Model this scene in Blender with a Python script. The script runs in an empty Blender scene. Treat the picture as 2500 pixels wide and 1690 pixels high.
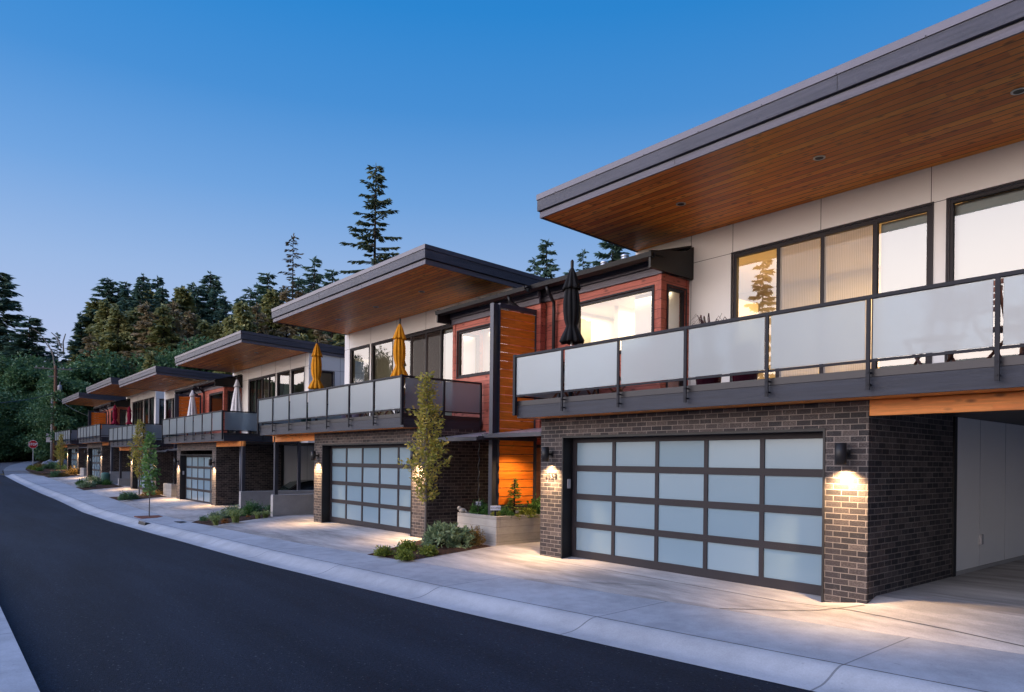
import bpy, bmesh, math, random
import numpy as np
from mathutils import Vector, Matrix
R_ = math.radians
C = bpy.context.scene.collection
S = bpy.context.scene

# ------------------------------------------------------------------ camera
FP, YAW, ROLL, CYP, H = 1725.77, 0.8816, 0.0111, 1126.72, 1.73
_F = Vector((-math.sin(YAW), math.cos(YAW), 0)); _R0 = Vector((math.cos(YAW), math.sin(YAW), 0)); _U0 = Vector((0, 0, 1))
_R = _R0*math.cos(ROLL)+_U0*math.sin(ROLL); _U = _U0*math.cos(ROLL)-_R0*math.sin(ROLL)
cam = bpy.data.cameras.new('camera'); cam_o = bpy.data.objects.new('camera', cam); C.objects.link(cam_o)
cam.sensor_width = 36; cam.lens = FP*36/2500; cam.shift_y = (CYP-845)/2500; cam.clip_start = .1; cam.clip_end = 3000
m = Matrix.Identity(4)
for i in range(3):
    m[i][0] = _R[i]; m[i][1] = _U[i]; m[i][2] = -_F[i]
m[2][3] = H
cam_o.matrix_world = m
S.camera = cam_o
def at(px, py, D):
    """world point seen at pixel (px,py) of the 2500-wide photo at depth D"""
    v = (_F+_R*((px-1250)/FP)-_U*((py-CYP)/FP))*D
    return Vector((v.x, v.y, v.z+H))

# ------------------------------------------------------------------ world / dusk sky
SUN_AZ = R_(262)      # direction of the afterglow, measured from +X counter-clockwise
SUN_EL = R_(5)
W = bpy.data.worlds.new('World'); S.world = W; W.use_nodes = True
nt = W.node_tree; nt.nodes.clear()
def N(t, **k):
    n = nt.nodes.new(t)
    for a, b in k.items(): setattr(n, a, b)
    return n
out = N('ShaderNodeOutputWorld'); bg = N('ShaderNodeBackground'); nt.links.new(bg.outputs[0], out.inputs[0])
sky = N('ShaderNodeTexSky'); sky.sky_type = 'NISHITA'; sky.sun_disc = False; sky.sun_elevation = R_(2); sky.sun_rotation = math.pi/2-SUN_AZ
tc = N('ShaderNodeTexCoord'); sep = N('ShaderNodeSeparateXYZ'); nt.links.new(tc.outputs['Generated'], sep.inputs[0])
def math_(op, a, b=None, c=None):
    n = N('ShaderNodeMath', operation=op)
    for i, v in enumerate((a, b, c)):
        if v is None: continue
        if isinstance(v, (int, float)): n.inputs[i].default_value = v
        else: nt.links.new(v, n.inputs[i])
    return n.outputs[0]
el = math_('ARCSINE', sep.outputs[2]); el01 = math_('DIVIDE', el, math.pi/2)
def ramp(fac, stops, scale=1.0):
    n = N('ShaderNodeValToRGB'); cr = n.color_ramp
    while len(cr.elements) > 1: cr.elements.remove(cr.elements[-1])
    for i, (p, c) in enumerate(stops):
        e = cr.elements[0] if i == 0 else cr.elements.new(p)
        e.position = p; e.color = (c[0], c[1], c[2], 1)
    nt.links.new(fac, n.inputs[0]); return n.outputs[0]
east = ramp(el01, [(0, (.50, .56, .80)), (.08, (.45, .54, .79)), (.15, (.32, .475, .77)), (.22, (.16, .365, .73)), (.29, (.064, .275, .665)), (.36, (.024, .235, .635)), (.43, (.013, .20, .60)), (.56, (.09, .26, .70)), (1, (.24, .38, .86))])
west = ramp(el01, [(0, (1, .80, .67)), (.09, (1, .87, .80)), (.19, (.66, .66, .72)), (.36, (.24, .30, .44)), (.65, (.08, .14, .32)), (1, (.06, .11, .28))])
ax, ay = math.cos(SUN_AZ), math.sin(SUN_AZ)
hl = math_('SQRT', math_('ADD', math_('MULTIPLY', sep.outputs[0], sep.outputs[0]), math_('ADD', math_('MULTIPLY', sep.outputs[1], sep.outputs[1]), 1e-5)))
dot = math_('DIVIDE', math_('ADD', math_('MULTIPLY', sep.outputs[0], ax), math_('MULTIPLY', sep.outputs[1], ay)), hl)
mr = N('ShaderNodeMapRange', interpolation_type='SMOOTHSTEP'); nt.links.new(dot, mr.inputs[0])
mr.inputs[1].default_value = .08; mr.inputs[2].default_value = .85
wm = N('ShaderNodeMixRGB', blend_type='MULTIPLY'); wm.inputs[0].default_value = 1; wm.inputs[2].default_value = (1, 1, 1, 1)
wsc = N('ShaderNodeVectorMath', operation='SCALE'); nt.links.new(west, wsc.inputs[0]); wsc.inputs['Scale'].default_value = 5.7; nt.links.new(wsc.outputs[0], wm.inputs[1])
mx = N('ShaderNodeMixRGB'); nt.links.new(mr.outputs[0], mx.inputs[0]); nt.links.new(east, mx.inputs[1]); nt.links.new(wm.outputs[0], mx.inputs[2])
# brighter towards the left (west) side of the eastern sky, faint real sky scattering on top
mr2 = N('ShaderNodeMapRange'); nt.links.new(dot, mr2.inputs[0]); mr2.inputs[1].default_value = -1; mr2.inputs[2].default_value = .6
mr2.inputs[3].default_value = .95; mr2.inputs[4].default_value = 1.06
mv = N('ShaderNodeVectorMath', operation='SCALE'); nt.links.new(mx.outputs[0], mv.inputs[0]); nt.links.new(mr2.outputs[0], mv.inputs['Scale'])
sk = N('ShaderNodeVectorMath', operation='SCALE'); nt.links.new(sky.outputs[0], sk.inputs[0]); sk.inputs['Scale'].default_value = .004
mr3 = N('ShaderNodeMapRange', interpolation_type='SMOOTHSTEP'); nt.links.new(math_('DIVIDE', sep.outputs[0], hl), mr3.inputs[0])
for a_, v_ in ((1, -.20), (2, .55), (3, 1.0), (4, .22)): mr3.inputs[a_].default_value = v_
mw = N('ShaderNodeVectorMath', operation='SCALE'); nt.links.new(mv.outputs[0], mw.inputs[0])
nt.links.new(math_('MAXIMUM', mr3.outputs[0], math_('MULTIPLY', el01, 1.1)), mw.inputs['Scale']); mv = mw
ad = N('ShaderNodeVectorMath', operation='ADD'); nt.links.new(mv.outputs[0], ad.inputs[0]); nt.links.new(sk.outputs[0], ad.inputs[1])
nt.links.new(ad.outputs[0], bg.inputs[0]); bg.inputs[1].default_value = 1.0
W.cycles.sampling_method = 'AUTOMATIC'

sun = bpy.data.lights.new('afterglow_sun', 'SUN'); sun.energy = .5; sun.angle = R_(35); sun.color = (1, .74, .58)
sun_o = bpy.data.objects.new('afterglow_sun', sun); C.objects.link(sun_o)
sd = Vector((math.cos(SUN_AZ)*math.cos(SUN_EL+.15), math.sin(SUN_AZ)*math.cos(SUN_EL+.15), math.sin(SUN_EL+.15)))
sun_o.rotation_euler = sd.to_track_quat('Z', 'Y').to_euler(); sun_o.location = (-10, -20, 30)

S.view_settings.view_transform = 'Standard'; S.view_settings.look = 'None'; S.view_settings.exposure = 0; S.view_settings.gamma = 1
S.render.resolution_x = 1024; S.render.resolution_y = 692
try:
    S.cycles.use_denoising = True
    S.cycles.max_bounces = 7; S.cycles.transparent_max_bounces = 24; S.cycles.diffuse_bounces = 3
    S.cycles.sample_clamp_indirect = 4; S.cycles.caustics_reflective = False; S.cycles.caustics_refractive = False
except Exception: pass

# ------------------------------------------------------------------ materials
def mat(name):
    m = bpy.data.materials.new(name); m.use_nodes = True; m.node_tree.nodes.clear(); return m
class NT:
    def __init__(s, m):
        s.t = m.node_tree; s.out = s.n('ShaderNodeOutputMaterial')
    def n(s, t, **k):
        x = s.t.nodes.new(t)
        for a, b in k.items(): setattr(x, a, b)
        return x
    def l(s, a, b): s.t.links.new(a, b)
    def v(s, inp, val):
        if isinstance(val, bpy.types.NodeSocket): s.l(val, inp)
        elif isinstance(val, (tuple, list)) and len(val) == 3 and inp.type == 'RGBA': inp.default_value = (*val, 1)
        else: inp.default_value = val
    def math(s, op, a, b=None):
        x = s.n('ShaderNodeMath', operation=op); s.v(x.inputs[0], a)
        if b is not None: s.v(x.inputs[1], b)
        return x.outputs[0]
    def mix(s, f, a, b, mode='MIX'):
        x = s.n('ShaderNodeMixRGB', blend_type=mode); s.v(x.inputs[0], f); s.v(x.inputs[1], a); s.v(x.inputs[2], b); return x.outputs[0]
    def noise(s, vec, scale, detail=3, rough=.55):
        x = s.n('ShaderNodeTexNoise'); s.v(x.inputs['Scale'], scale); s.v(x.inputs['Detail'], detail); s.v(x.inputs['Roughness'], rough)
        if vec is not None: s.l(vec, x.inputs['Vector'])
        return x
    def coord(s, kind='Object'): return s.n('ShaderNodeTexCoord').outputs[kind]
    def map(s, vec, scale=(1, 1, 1), loc=(0, 0, 0), rot=(0, 0, 0)):
        x = s.n('ShaderNodeMapping'); s.l(vec, x.inputs[0]); x.inputs[1].default_value = loc; x.inputs[2].default_value = rot; x.inputs[3].default_value = scale; return x.outputs[0]
    def ramp(s, f, stops):
        x = s.n('ShaderNodeValToRGB'); cr = x.color_ramp
        for i, (p, c) in enumerate(stops):
            e = cr.elements[i] if i < 2 else cr.elements.new(p)
            e.position = p; e.color = (*c, 1) if isinstance(c, tuple) else (c, c, c, 1)
        s.l(f, x.inputs[0]); return x.outputs[0]
    def bump(s, h, strength=.3, dist=.01, normal=None):
        x = s.n('ShaderNodeBump'); s.l(h, x.inputs['Height']); x.inputs['Strength'].default_value = strength; x.inputs['Distance'].default_value = dist
        if normal is not None: s.l(normal, x.inputs['Normal'])
        return x.outputs[0]
    def pbr(s, col, rough=.6, metal=0, normal=None, spec=.5, **k):
        x = s.n('ShaderNodeBsdfPrincipled'); s.v(x.inputs['Base Color'], col); s.v(x.inputs['Roughness'], rough); s.v(x.inputs['Metallic'], metal)
        x.inputs['Specular IOR Level'].default_value = spec
        for a, b in k.items(): s.v(x.inputs[a.replace('_', ' ')], b)
        if normal is not None: s.l(normal, x.inputs['Normal'])
        s.l(x.outputs[0], s.out.inputs[0]); return x
def simple(name, col, rough=.6, metal=0, nscale=6, var=.18, bump=.0, spec=.3, stretch=(1, 1, 1)):
    m = mat(name); n = NT(m); o = n.map(n.coord(), stretch)
    a = n.noise(o, nscale, 4); c = n.mix(n.ramp(a.outputs[0], [(.3, 0.0), (.7, 1.0)]), tuple(v*(1-var) for v in col), tuple(min(1, v*(1+var)) for v in col))
    b = n.noise(o, nscale*12, 2)
    nm = n.bump(b.outputs[0], bump, .01) if bump else None
    rr = n.math('ADD', rough-.06, n.math('MULTIPLY', a.outputs[0], .12))
    n.pbr(c, rr, metal, nm, spec); return m
M = {}
def brick_mat():
    m = mat('dark_brick'); n = NT(m); sp = n.n('ShaderNodeSeparateXYZ'); n.l(n.coord(), sp.inputs[0])
    cb = n.n('ShaderNodeCombineXYZ'); n.l(n.math('ADD', sp.outputs[0], sp.outputs[1]), cb.inputs[0]); n.l(sp.outputs[2], cb.inputs[1])
    b = n.n('ShaderNodeTexBrick'); n.l(cb.outputs[0], b.inputs['Vector'])
    b.offset = .5; b.inputs['Scale'].default_value = 1; b.inputs['Brick Width'].default_value = .203; b.inputs['Row Height'].default_value = .0747
    b.inputs['Mortar Size'].default_value = .0058; b.inputs['Mortar Smooth'].default_value = .15; b.inputs['Bias'].default_value = -.1
    b.inputs['Color1'].default_value = (0, 0, 0, 1); b.inputs['Color2'].default_value = (1, 1, 1, 1); b.inputs['Mortar'].default_value = (.5, .5, .5, 1)
    tint = n.ramp(b.outputs['Color'], [(0, (.020, .018, .022)), (.35, (.038, .032, .036)), (.7, (.062, .050, .050)), (1, (.11, .092, .088))])
    fine = n.noise(n.map(cb.outputs[0], (1, 2.2, 1)), 42, 4, .7)
    spk = n.ramp(fine.outputs[0], [(.40, .55), (.66, 1.55)])
    col = n.mix(1, tint, spk, 'MULTIPLY')
    eff = n.noise(cb.outputs[0], 2.1, 5, .7)
    patch = n.math('MULTIPLY', n.ramp(eff.outputs[0], [(.52, 0.0), (.72, 1.0)]), n.ramp(fine.outputs[0], [(.45, 0.0), (.62, .5)]))
    col = n.mix(patch, col, (.22, .20, .20))
    col = n.mix(b.outputs['Fac'], col, n.mix(n.ramp(eff.outputs[0], [(.35, 0.0), (.65, 1.0)]), (.13, .115, .11), (.24, .205, .19)))
    h = n.math('SUBTRACT', n.math('MULTIPLY', fine.outputs[0], .35), b.outputs['Fac'])
    n.pbr(col, .78, 0, n.bump(h, .8, .006), .4); return m
M['brick'] = brick_mat()
def plank_mat(name, axis, period, cols, rough=.5, gapcol=(.02, .012, .008), lap=False, grain_axis=0, gap=.045, spec=.4, knots=True, lenx=3.1):
    """boards running along `grain_axis`, counted along `axis`"""
    m = mat(name); n = NT(m); o = n.coord(); sp = n.n('ShaderNodeSeparateXYZ'); n.l(o, sp.inputs[0])
    u = n.math('DIVIDE', sp.outputs[axis], period); fl = n.math('FLOOR', u); fr = n.math('FRACT', u)
    # butt joints: each course of boards is broken at its own offset
    seg = n.math('FLOOR', n.math('ADD', n.math('DIVIDE', sp.outputs[grain_axis], lenx), n.math('MULTIPLY', n.math('SINE', n.math('MULTIPLY', fl, 12.9898)), 7.3)))
    wn = n.n('ShaderNodeTexWhiteNoise', noise_dimensions='2D'); cb = n.n('ShaderNodeCombineXYZ'); n.l(fl, cb.inputs[0]); n.l(seg, cb.inputs[1]); n.l(cb.outputs[0], wn.inputs['Vector'])
    st = [1/period*.9]*3; st = [14, 14, 14]; st[grain_axis] = 1.1
    cb2 = n.n('ShaderNodeVectorMath', operation='ADD'); n.l(o, cb2.inputs[0]); n.l(wn.outputs['Color'], cb2.inputs[1])
    g = n.noise(n.map(cb2.outputs[0], tuple(st)), 2.2, 6, .65)
    base = n.ramp(wn.outputs['Value'], [(0, cols[0]), (.5, cols[1]), (1, cols[2])])
    col = n.mix(1, base, n.ramp(g.outputs[0], [(.25, .75), (.72, 1.4)]), 'MULTIPLY')
    if knots:
        st2 = [9, 9, 9]; st2[grain_axis] = 3.5
        vo = n.n('ShaderNodeTexVoronoi'); n.l(n.map(cb2.outputs[0], tuple(st2)), vo.inputs['Vector']); vo.inputs['Scale'].default_value = 1.0
        kn = n.ramp(vo.outputs['Distance'], [(.10, 1.0), (.26, 0.0)])
        col = n.mix(n.math('MULTIPLY', kn, .75), col, tuple(v*.25 for v in cols[0]))
    edge = n.math('LESS_THAN', fr, gap)
    col = n.mix(n.math('MULTIPLY', edge, .85), col, gapcol)
    if lap: h = n.math('SUBTRACT', 1.0, fr)
    else: h = n.math('SUBTRACT', 1.0, edge)
    h2 = n.math('ADD', n.math('MULTIPLY', h, 1.0), n.math('MULTIPLY', g.outputs[0], .15))
    n.pbr(col, rough, 0, n.bump(h2, .8, .008), spec); return m
M['soffit'] = plank_mat('cedar_soffit', 1, .135, [(.58, .135, .014), (.77, .225, .028), (.92, .345, .055)], .42, (.035, .012, .006), gap=.11)
M['slat'] = plank_mat('orange_cedar_slats', 2, .182, [(.70, .165, .014), (.80, .20, .018), (.88, .24, .024)], .5, gap=.0, grain_axis=1, knots=False)
M['beam'] = plank_mat('cedar_beam', 2, .6, [(.52, .17, .035), (.60, .21, .045), (.66, .25, .06)], .5, gap=.0, grain_axis=0, lenx=9)
M['siding'] = plank_mat('red_stained_siding', 2, .178, [(.32, .075, .052), (.39, .10, .068), (.45, .13, .088)], .6, (.05, .012, .01), lap=True, gap=.05, lenx=2.7)
M['siding_side'] = plank_mat('red_stained_siding_side', 2, .178, [(.32, .075, .052), (.39, .10, .068), (.45, .13, .088)], .6, (.05, .012, .01), lap=True, gap=.05, lenx=2.7, grain_axis=1)
M['door_wood'] = plank_mat('fir_door', 2, .22, [(.16, .06, .025), (.2, .075, .03), (.24, .09, .035)], .4, gap=.02, grain_axis=0)
def white_panel():
    m = mat('white_fibre_cement'); n = NT(m); o = n.coord(); a = n.noise(o, 1.4, 4); b = n.noise(n.map(o, (30, 30, 4)), 3, 3)
    c = n.mix(a.outputs[0], (.80, .785, .78), (.87, .855, .85)); n.pbr(c, .7, 0, n.bump(b.outputs[0], .12, .003), .3); return m
M['white'] = white_panel()
M['board'] = simple('charcoal_board', (.13, .12, .15), .48, 0, 1.2, .2, .35, .35, (1, 1, 22))
M['board_mid'] = simple('slate_fascia_board', (.075, .075, .098), .48, 0, 1.2, .25, .5, .35, (1, 1, 22))
M['board_dark'] = simple('dark_deck_board', (.030, .033, .048), .5, 0, 1.2, .25, .4, .35, (1, 1, 22))
M['flash'] = simple('metal_flashing', (.115, .108, .135), .40, .35, 1.2, .12, 0, .5)
M['flash_dark'] = simple('dark_metal_flashing', (.026, .026, .033), .42, .3, 1.2, .15, 0, .5)
M['alu'] = simple('charcoal_aluminium', (.018, .019, .026), .55, .0, 3, .12, .0, .2)
M['frame'] = simple('bronze_window_frame', (.030, .026, .032), .55, .0, 3, .1, 0, .2)
M['black'] = simple('black_trim', (.012, .012, .015), .5, 0, 3, .2, 0, .4)
M['door_frame'] = simple('garage_door_frame', (.025, .022, .028), .55, .0, 3, .12, 0, .25)
M['steel'] = simple('painted_steel', (.050, .054, .075), .42, .3, 2, .15, 0, .5)
M['membrane'] = simple('roof_membrane', (.10, .10, .11), .85, 0, 2, .2, .3)
M['shingle'] = simple('asphalt_shingle', (.035, .033, .035), .9, 0, 14, .5, .5)
M['plaster'] = simple('interior_plaster', (.78, .74, .66), .9, 0, 1, .03)
M['floor_wood'] = simple('interior_oak_floor', (.35, .22, .12), .5, 0, 3, .2)
M['deck_floor'] = simple('deck_membrane', (.16, .15, .15), .85, 0, 5, .2)
M['blind'] = simple('roller_blind', (.56, .60, .64), .85, 0, 2, .03)
def screen_mat(name, c0, c1, tr_):
    m = mat(name); n = NT(m); o = n.coord()
    w = n.n('ShaderNodeTexWave'); n.l(n.map(o, (7, 7, 1.4)), w.inputs[0]); w.inputs['Scale'].default_value = 1.6; w.inputs['Distortion'].default_value = 5; w.inputs['Detail'].default_value = 1.5; w.inputs['Detail Scale'].default_value = .8
    c = n.mix(w.outputs['Fac'], c0, c1); d = n.n('ShaderNodeBsdfDiffuse'); n.l(c, d.inputs[0]); t = n.n('ShaderNodeBsdfTransparent'); mx = n.n('ShaderNodeMixShader'); mx.inputs[0].default_value = tr_
    n.l(d.outputs[0], mx.inputs[1]); n.l(t.outputs[0], mx.inputs[2]); n.l(mx.outputs[0], n.out.inputs[0]); return m
M['sheer'] = screen_mat('insect_screen', (.36, .345, .34), (.46, .44, .435), .36)
M['sheer_dark'] = screen_mat('dark_insect_screen', (.045, .035, .035), (.06, .048, .045), .30)
M['curtain_dark'] = simple('dark_curtain', (.045, .065, .055), .9, 0, 1.5, .4, 0, .5, (6, 6, .6))
M['curtain_brown'] = simple('brown_curtain', (.12, .09, .08), .9, 0, 1.5, .4, 0, .5, (6, 6, .6))
M['curtain_teal'] = simple('teal_blind', (.10, .22, .27), .9, 0, 1.5, .15)
def glass_window():
    m = mat('window_glass'); n = NT(m); fr = n.n('ShaderNodeFresnel'); fr.inputs[0].default_value = 2.05
    w = n.noise(n.coord(), 1.3, 1); nm = n.bump(w.outputs[0], .012, .02)
    gl = n.n('ShaderNodeBsdfGlossy'); gl.inputs['Roughness'].default_value = 0.0; gl.inputs['Color'].default_value = (.97, .98, 1, 1); n.l(nm, gl.inputs['Normal'])
    tr = n.n('ShaderNodeBsdfTransparent'); tr.inputs[0].default_value = (.86, .9, .88, 1)
    mx = n.n('ShaderNodeMixShader'); n.l(fr.outputs[0], mx.inputs[0]); n.l(tr.outputs[0], mx.inputs[1]); n.l(gl.outputs[0], mx.inputs[2]); n.l(mx.outputs[0], n.out.inputs[0]); return m
M['glass'] = glass_window()
def frosted(name, col, refr, dif, gloss, rough=.55, grad=0):
    m = mat(name); n = NT(m); o = n.coord(); a = n.noise(o, .9, 2)
    c = n.mix(a.outputs[0], tuple(v*.94 for v in col), tuple(min(1, v*1.06) for v in col))
    rf = n.n('ShaderNodeBsdfRefraction'); rf.inputs['Color'].default_value = (*[min(1, v*1.25) for v in col], 1); rf.inputs['Roughness'].default_value = rough; rf.inputs['IOR'].default_value = 1.2
    df = n.n('ShaderNodeBsdfDiffuse'); n.l(c, df.inputs[0]); tl = n.n('ShaderNodeBsdfTranslucent'); n.l(c, tl.inputs[0])
    gl = n.n('ShaderNodeBsdfGlossy'); gl.inputs['Roughness'].default_value = .30; gl.inputs['Color'].default_value = (.9, .92, .95, 1)
    m1 = n.n('ShaderNodeMixShader'); m1.inputs[0].default_value = .45; n.l(df.outputs[0], m1.inputs[1]); n.l(tl.outputs[0], m1.inputs[2])
    m2 = n.n('ShaderNodeMixShader'); m2.inputs[0].default_value = refr; n.l(m1.outputs[0], m2.inputs[1]); n.l(rf.outputs[0], m2.inputs[2])
    fr = n.n('ShaderNodeFresnel'); fr.inputs[0].default_value = gloss
    m3 = n.n('ShaderNodeMixShader'); n.l(fr.outputs[0], m3.inputs[0]); n.l(m2.outputs[0], m3.inputs[1]); n.l(gl.outputs[0], m3.inputs[2]); n.l(m3.outputs[0], n.out.inputs[0]); return m
M['rail_glass'] = frosted('frosted_rail_glass', (.43, .53, .61), .48, .5, 1.75, .27)
def door_glass():
    m = mat('frosted_door_glass'); n = NT(m); o = n.coord(); a = n.noise(o, .8, 2)
    g_ = n.n('ShaderNodeNewGeometry'); c = n.mix(n.math('ADD', n.math('MULTIPLY', a.outputs[0], .5), n.math('MULTIPLY', g_.outputs['Random Per Island'], .5)), (.175, .265, .34), (.235, .325, .395)); n.pbr(c, n.math('ADD', .14, n.math('MULTIPLY', g_.outputs['Random Per Island'], .14)), 0, None, .6, Coat_Weight=.3, Coat_Roughness=.12); return m
M['door_glass'] = door_glass()

def concrete(name, col, per=None, jaxis='uv', streak=(1, 1, 1), stain=.18, jd=.006, bumpy=.25, seams=()):
    m = mat(name); n = NT(m); o = n.coord()
    big = n.noise(n.map(o, streak), .55, 5, .6); mid = n.noise(n.map(o, streak), 3.5, 5, .65); fin = n.noise(o, 55, 3, .7)
    f = n.math('ADD', n.math('MULTIPLY', big.outputs[0], .6), n.math('MULTIPLY', mid.outputs[0], .4))
    c = n.mix(n.ramp(f, [(.40, 0.0), (.60, 1.0)]), tuple(v*(1-stain) for v in col), tuple(v*(1+stain*.7) for v in col))
    c = n.mix(1, c, n.ramp(fin.outputs[0], [(.3, .90), (.7, 1.08)]), 'MULTIPLY')
    sp_ = n.noise(o, 9, 2, .8); c = n.mix(n.ramp(sp_.outputs[0], [(.70, 0.0), (.76, .35)]), c, tuple(v*.45 for v in col))
    h = n.math('MULTIPLY', fin.outputs[0], .3)
    sp = n.n('ShaderNodeSeparateXYZ'); n.l(n.coord('UV'), sp.inputs[0])
    jt = None
    if per:
        fr = n.math('FRACT', n.math('DIVIDE', sp.outputs[0], per)); jt = n.math('LESS_THAN', fr, jd*2/per)
    for (ax_, pos) in seams:
        s_ = n.math('LESS_THAN', n.math('ABSOLUTE', n.math('SUBTRACT', sp.outputs[ax_], pos)), jd)
        jt = s_ if jt is None else n.math('MAXIMUM', jt, s_)
    if jt is not None:
        c = n.mix(n.math('MULTIPLY', jt, .72), c, tuple(v*.28 for v in col)); h = n.math('SUBTRACT', h, n.math('MULTIPLY', jt, 1.5))
    n.pbr(c, .8, 0, n.bump(h, bumpy, .006), .35); return m
M['sidewalk'] = concrete('sidewalk_concrete', (.36, .375, .41), 2.9, stain=.20, jd=.009)
M['kerb'] = concrete('kerb_concrete', (.39, .405, .435), 2.9, stain=.15, jd=.011)
M['driveway'] = concrete('driveway_concrete', (.40, .37, .355), None, stain=.38, streak=(.35, 1.6, 1), seams=())
M['conc_wall'] = concrete('cast_concrete', (.40, .385, .385), None, stain=.12)
def board_formed():
    m = mat('board_formed_concrete'); n = NT(m); o = n.coord(); sp = n.n('ShaderNodeSeparateXYZ'); n.l(o, sp.inputs[0])
    u = n.math('DIVIDE', sp.outputs[2], .155); fr = n.math('FRACT', u); e = n.math('LESS_THAN', fr, .05)
    wn = n.n('ShaderNodeTexWhiteNoise', noise_dimensions='1D'); n.l(n.math('FLOOR', u), wn.inputs['W'])
    g = n.noise(n.map(o, (2, 2, 22)), 2.5, 6, .7); a = n.noise(o, 4, 4)
    c = n.mix(g.outputs[0], (.28, .265, .25), (.48, .46, .44)); c = n.mix(n.ramp(a.outputs[0], [(.35, .25), (.6, 0.0)]), c, (.2, .19, .18))
    c = n.mix(1, c, n.ramp(wn.outputs[0], [(0, .88), (1, 1.08)]), 'MULTIPLY'); c = n.mix(n.math('MULTIPLY', e, .5), c, (.12, .11, .1))
    n.pbr(c, .85, 0, n.bump(n.math('SUBTRACT', g.outputs[0], e), .5, .008), .3); return m
M['planter'] = board_formed()
def asphalt():
    m = mat('asphalt'); n = NT(m); o = n.coord(); big = n.noise(n.map(o, (.22, 1.7, 1)), .6, 5, .6); f = n.noise(o, 38, 5, .85); v = n.n('ShaderNodeTexVoronoi'); n.l(o, v.inputs['Vector']); v.inputs['Scale'].default_value = 85
    c = n.mix(n.ramp(big.outputs[0], [(.38, 0.0), (.62, 1.0)]), (.005, .007, .013), (.010, .014, .024))
    c = n.mix(1, c, n.ramp(f.outputs[0], [(.34, .15), (.68, 2.8)]), 'MULTIPLY')
    sp = n.noise(o, 30, 1, .5); c = n.mix(n.ramp(sp.outputs[0], [(.70, 0.0), (.75, .6)]), c, (.12, .12, .13))
    h = n.math('ADD', n.math('MULTIPLY', f.outputs[0], .6), v.outputs['Distance'])
    n.pbr(c, .82, 0, n.bump(h, .55, .008), .22); return m
M['asphalt'] = asphalt()
M['asphalt_far'] = simple('worn_asphalt', (.085, .087, .10), .9, 0, 2, .15, .3)
def mulch():
    m = mat('bark_mulch'); n = NT(m); o = n.coord(); v = n.n('ShaderNodeTexVoronoi'); n.l(n.map(o, (1, 1.6, 1)), v.inputs['Vector']); v.inputs['Scale'].default_value = 38
    c = n.mix(1, n.ramp(v.outputs['Color'], [(0, (.028, .015, .010)), (.5, (.065, .034, .022)), (1, (.13, .07, .045))]), (1, 1, 1), 'MULTIPLY'); n.pbr(c, .95, 0, n.bump(v.outputs['Distance'], 1, .03), .2); return m
M['mulch'] = mulch()
def terrain_mat():
    m = mat('dry_grass_ground'); n = NT(m); o = n.coord(); a = n.noise(o, .3, 5); b = n.noise(o, 7, 4)
    c = n.mix(n.ramp(a.outputs[0], [(.4, 0.0), (.6, 1.0)]), (.05, .055, .022), (.13, .10, .05)); c = n.mix(1, c, n.ramp(b.outputs[0], [(.3, .6), (.7, 1.4)]), 'MULTIPLY'); n.pbr(c, .95, 0, n.bump(b.outputs[0], 1, .1), .2); return m
M['terrain'] = terrain_mat()
def leaf_mat(name, c0, c1, c2, scale=2.5, trans=.25, rough=.55):
    m = mat(name); n = NT(m); o = n.coord(); a = n.noise(o, scale, 3, .7); g = n.n('ShaderNodeNewGeometry')
    r = n.math('ADD', n.math('MULTIPLY', a.outputs[0], .65), n.math('MULTIPLY', g.outputs['Random Per Island'], .45))
    c = n.ramp(r, [(.28, c0), (.55, c1), (.85, c2)])
    p = n.n('ShaderNodeBsdfPrincipled'); n.l(c, p.inputs['Base Color']); p.inputs['Roughness'].default_value = rough; p.inputs['Specular IOR Level'].default_value = .3
    t = n.n('ShaderNodeBsdfTranslucent'); n.l(c, t.inputs[0]); mx = n.n('ShaderNodeMixShader'); mx.inputs[0].default_value = trans
    n.l(p.outputs[0], mx.inputs[1]); n.l(t.outputs[0], mx.inputs[2]); n.l(mx.outputs[0], n.out.inputs[0]); return m
M['fir'] = leaf_mat('fir_needles', (.055, .115, .095), (.11, .195, .145), (.18, .28, .18), .8)
M['fir_hero'] = leaf_mat('hemlock_needles', (.05, .085, .055), (.10, .14, .075), (.18, .21, .11), .8)
M['deadfir'] = leaf_mat('sparse_brown_needles', (.06, .055, .040), (.09, .08, .05), (.13, .10, .06), .8)
M['cedar'] = leaf_mat('olive_cedar_foliage', (.18, .21, .085), (.32, .33, .13), (.46, .42, .18), .25)
M['broad'] = leaf_mat('dark_green_foliage', (.05, .125, .065), (.10, .20, .09), (.18, .30, .13), .3)
M['brown'] = leaf_mat('brown_olive_foliage', (.22, .19, .11), (.34, .27, .15), (.44, .33, .19), .3)
M['hedge'] = leaf_mat('bright_undergrowth', (.05, .13, .05), (.12, .25, .08), (.22, .38, .12), .3)
M['hornbeam'] = leaf_mat('yellowing_hornbeam_leaves', (.22, .24, .05), (.42, .39, .08), (.60, .42, .12), 2.2, .35)
M['maple'] = leaf_mat('fresh_green_leaves', (.08, .18, .05), (.16, .30, .085), (.26, .42, .14), 3, .3)
M['spirea'] = leaf_mat('yellow_green_leaves', (.09, .14, .02), (.20, .25, .04), (.33, .36, .07), 6, .3)
M['rhodo'] = leaf_mat('grey_green_leaves', (.10, .17, .085), (.22, .30, .16), (.38, .46, .26), 4, .15, .4)
M['photinia'] = leaf_mat('rust_and_gold_leaves', (.12, .08, .02), (.24, .16, .04), (.34, .22, .08), 6, .3)
M['grassy'] = leaf_mat('striped_grass_blades', (.14, .20, .05), (.27, .33, .10), (.42, .46, .20), 6, .3)
M['lavender'] = leaf_mat('grey_lavender_leaves', (.09, .11, .08), (.16, .18, .13), (.25, .27, .22), 6, .2)
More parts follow.
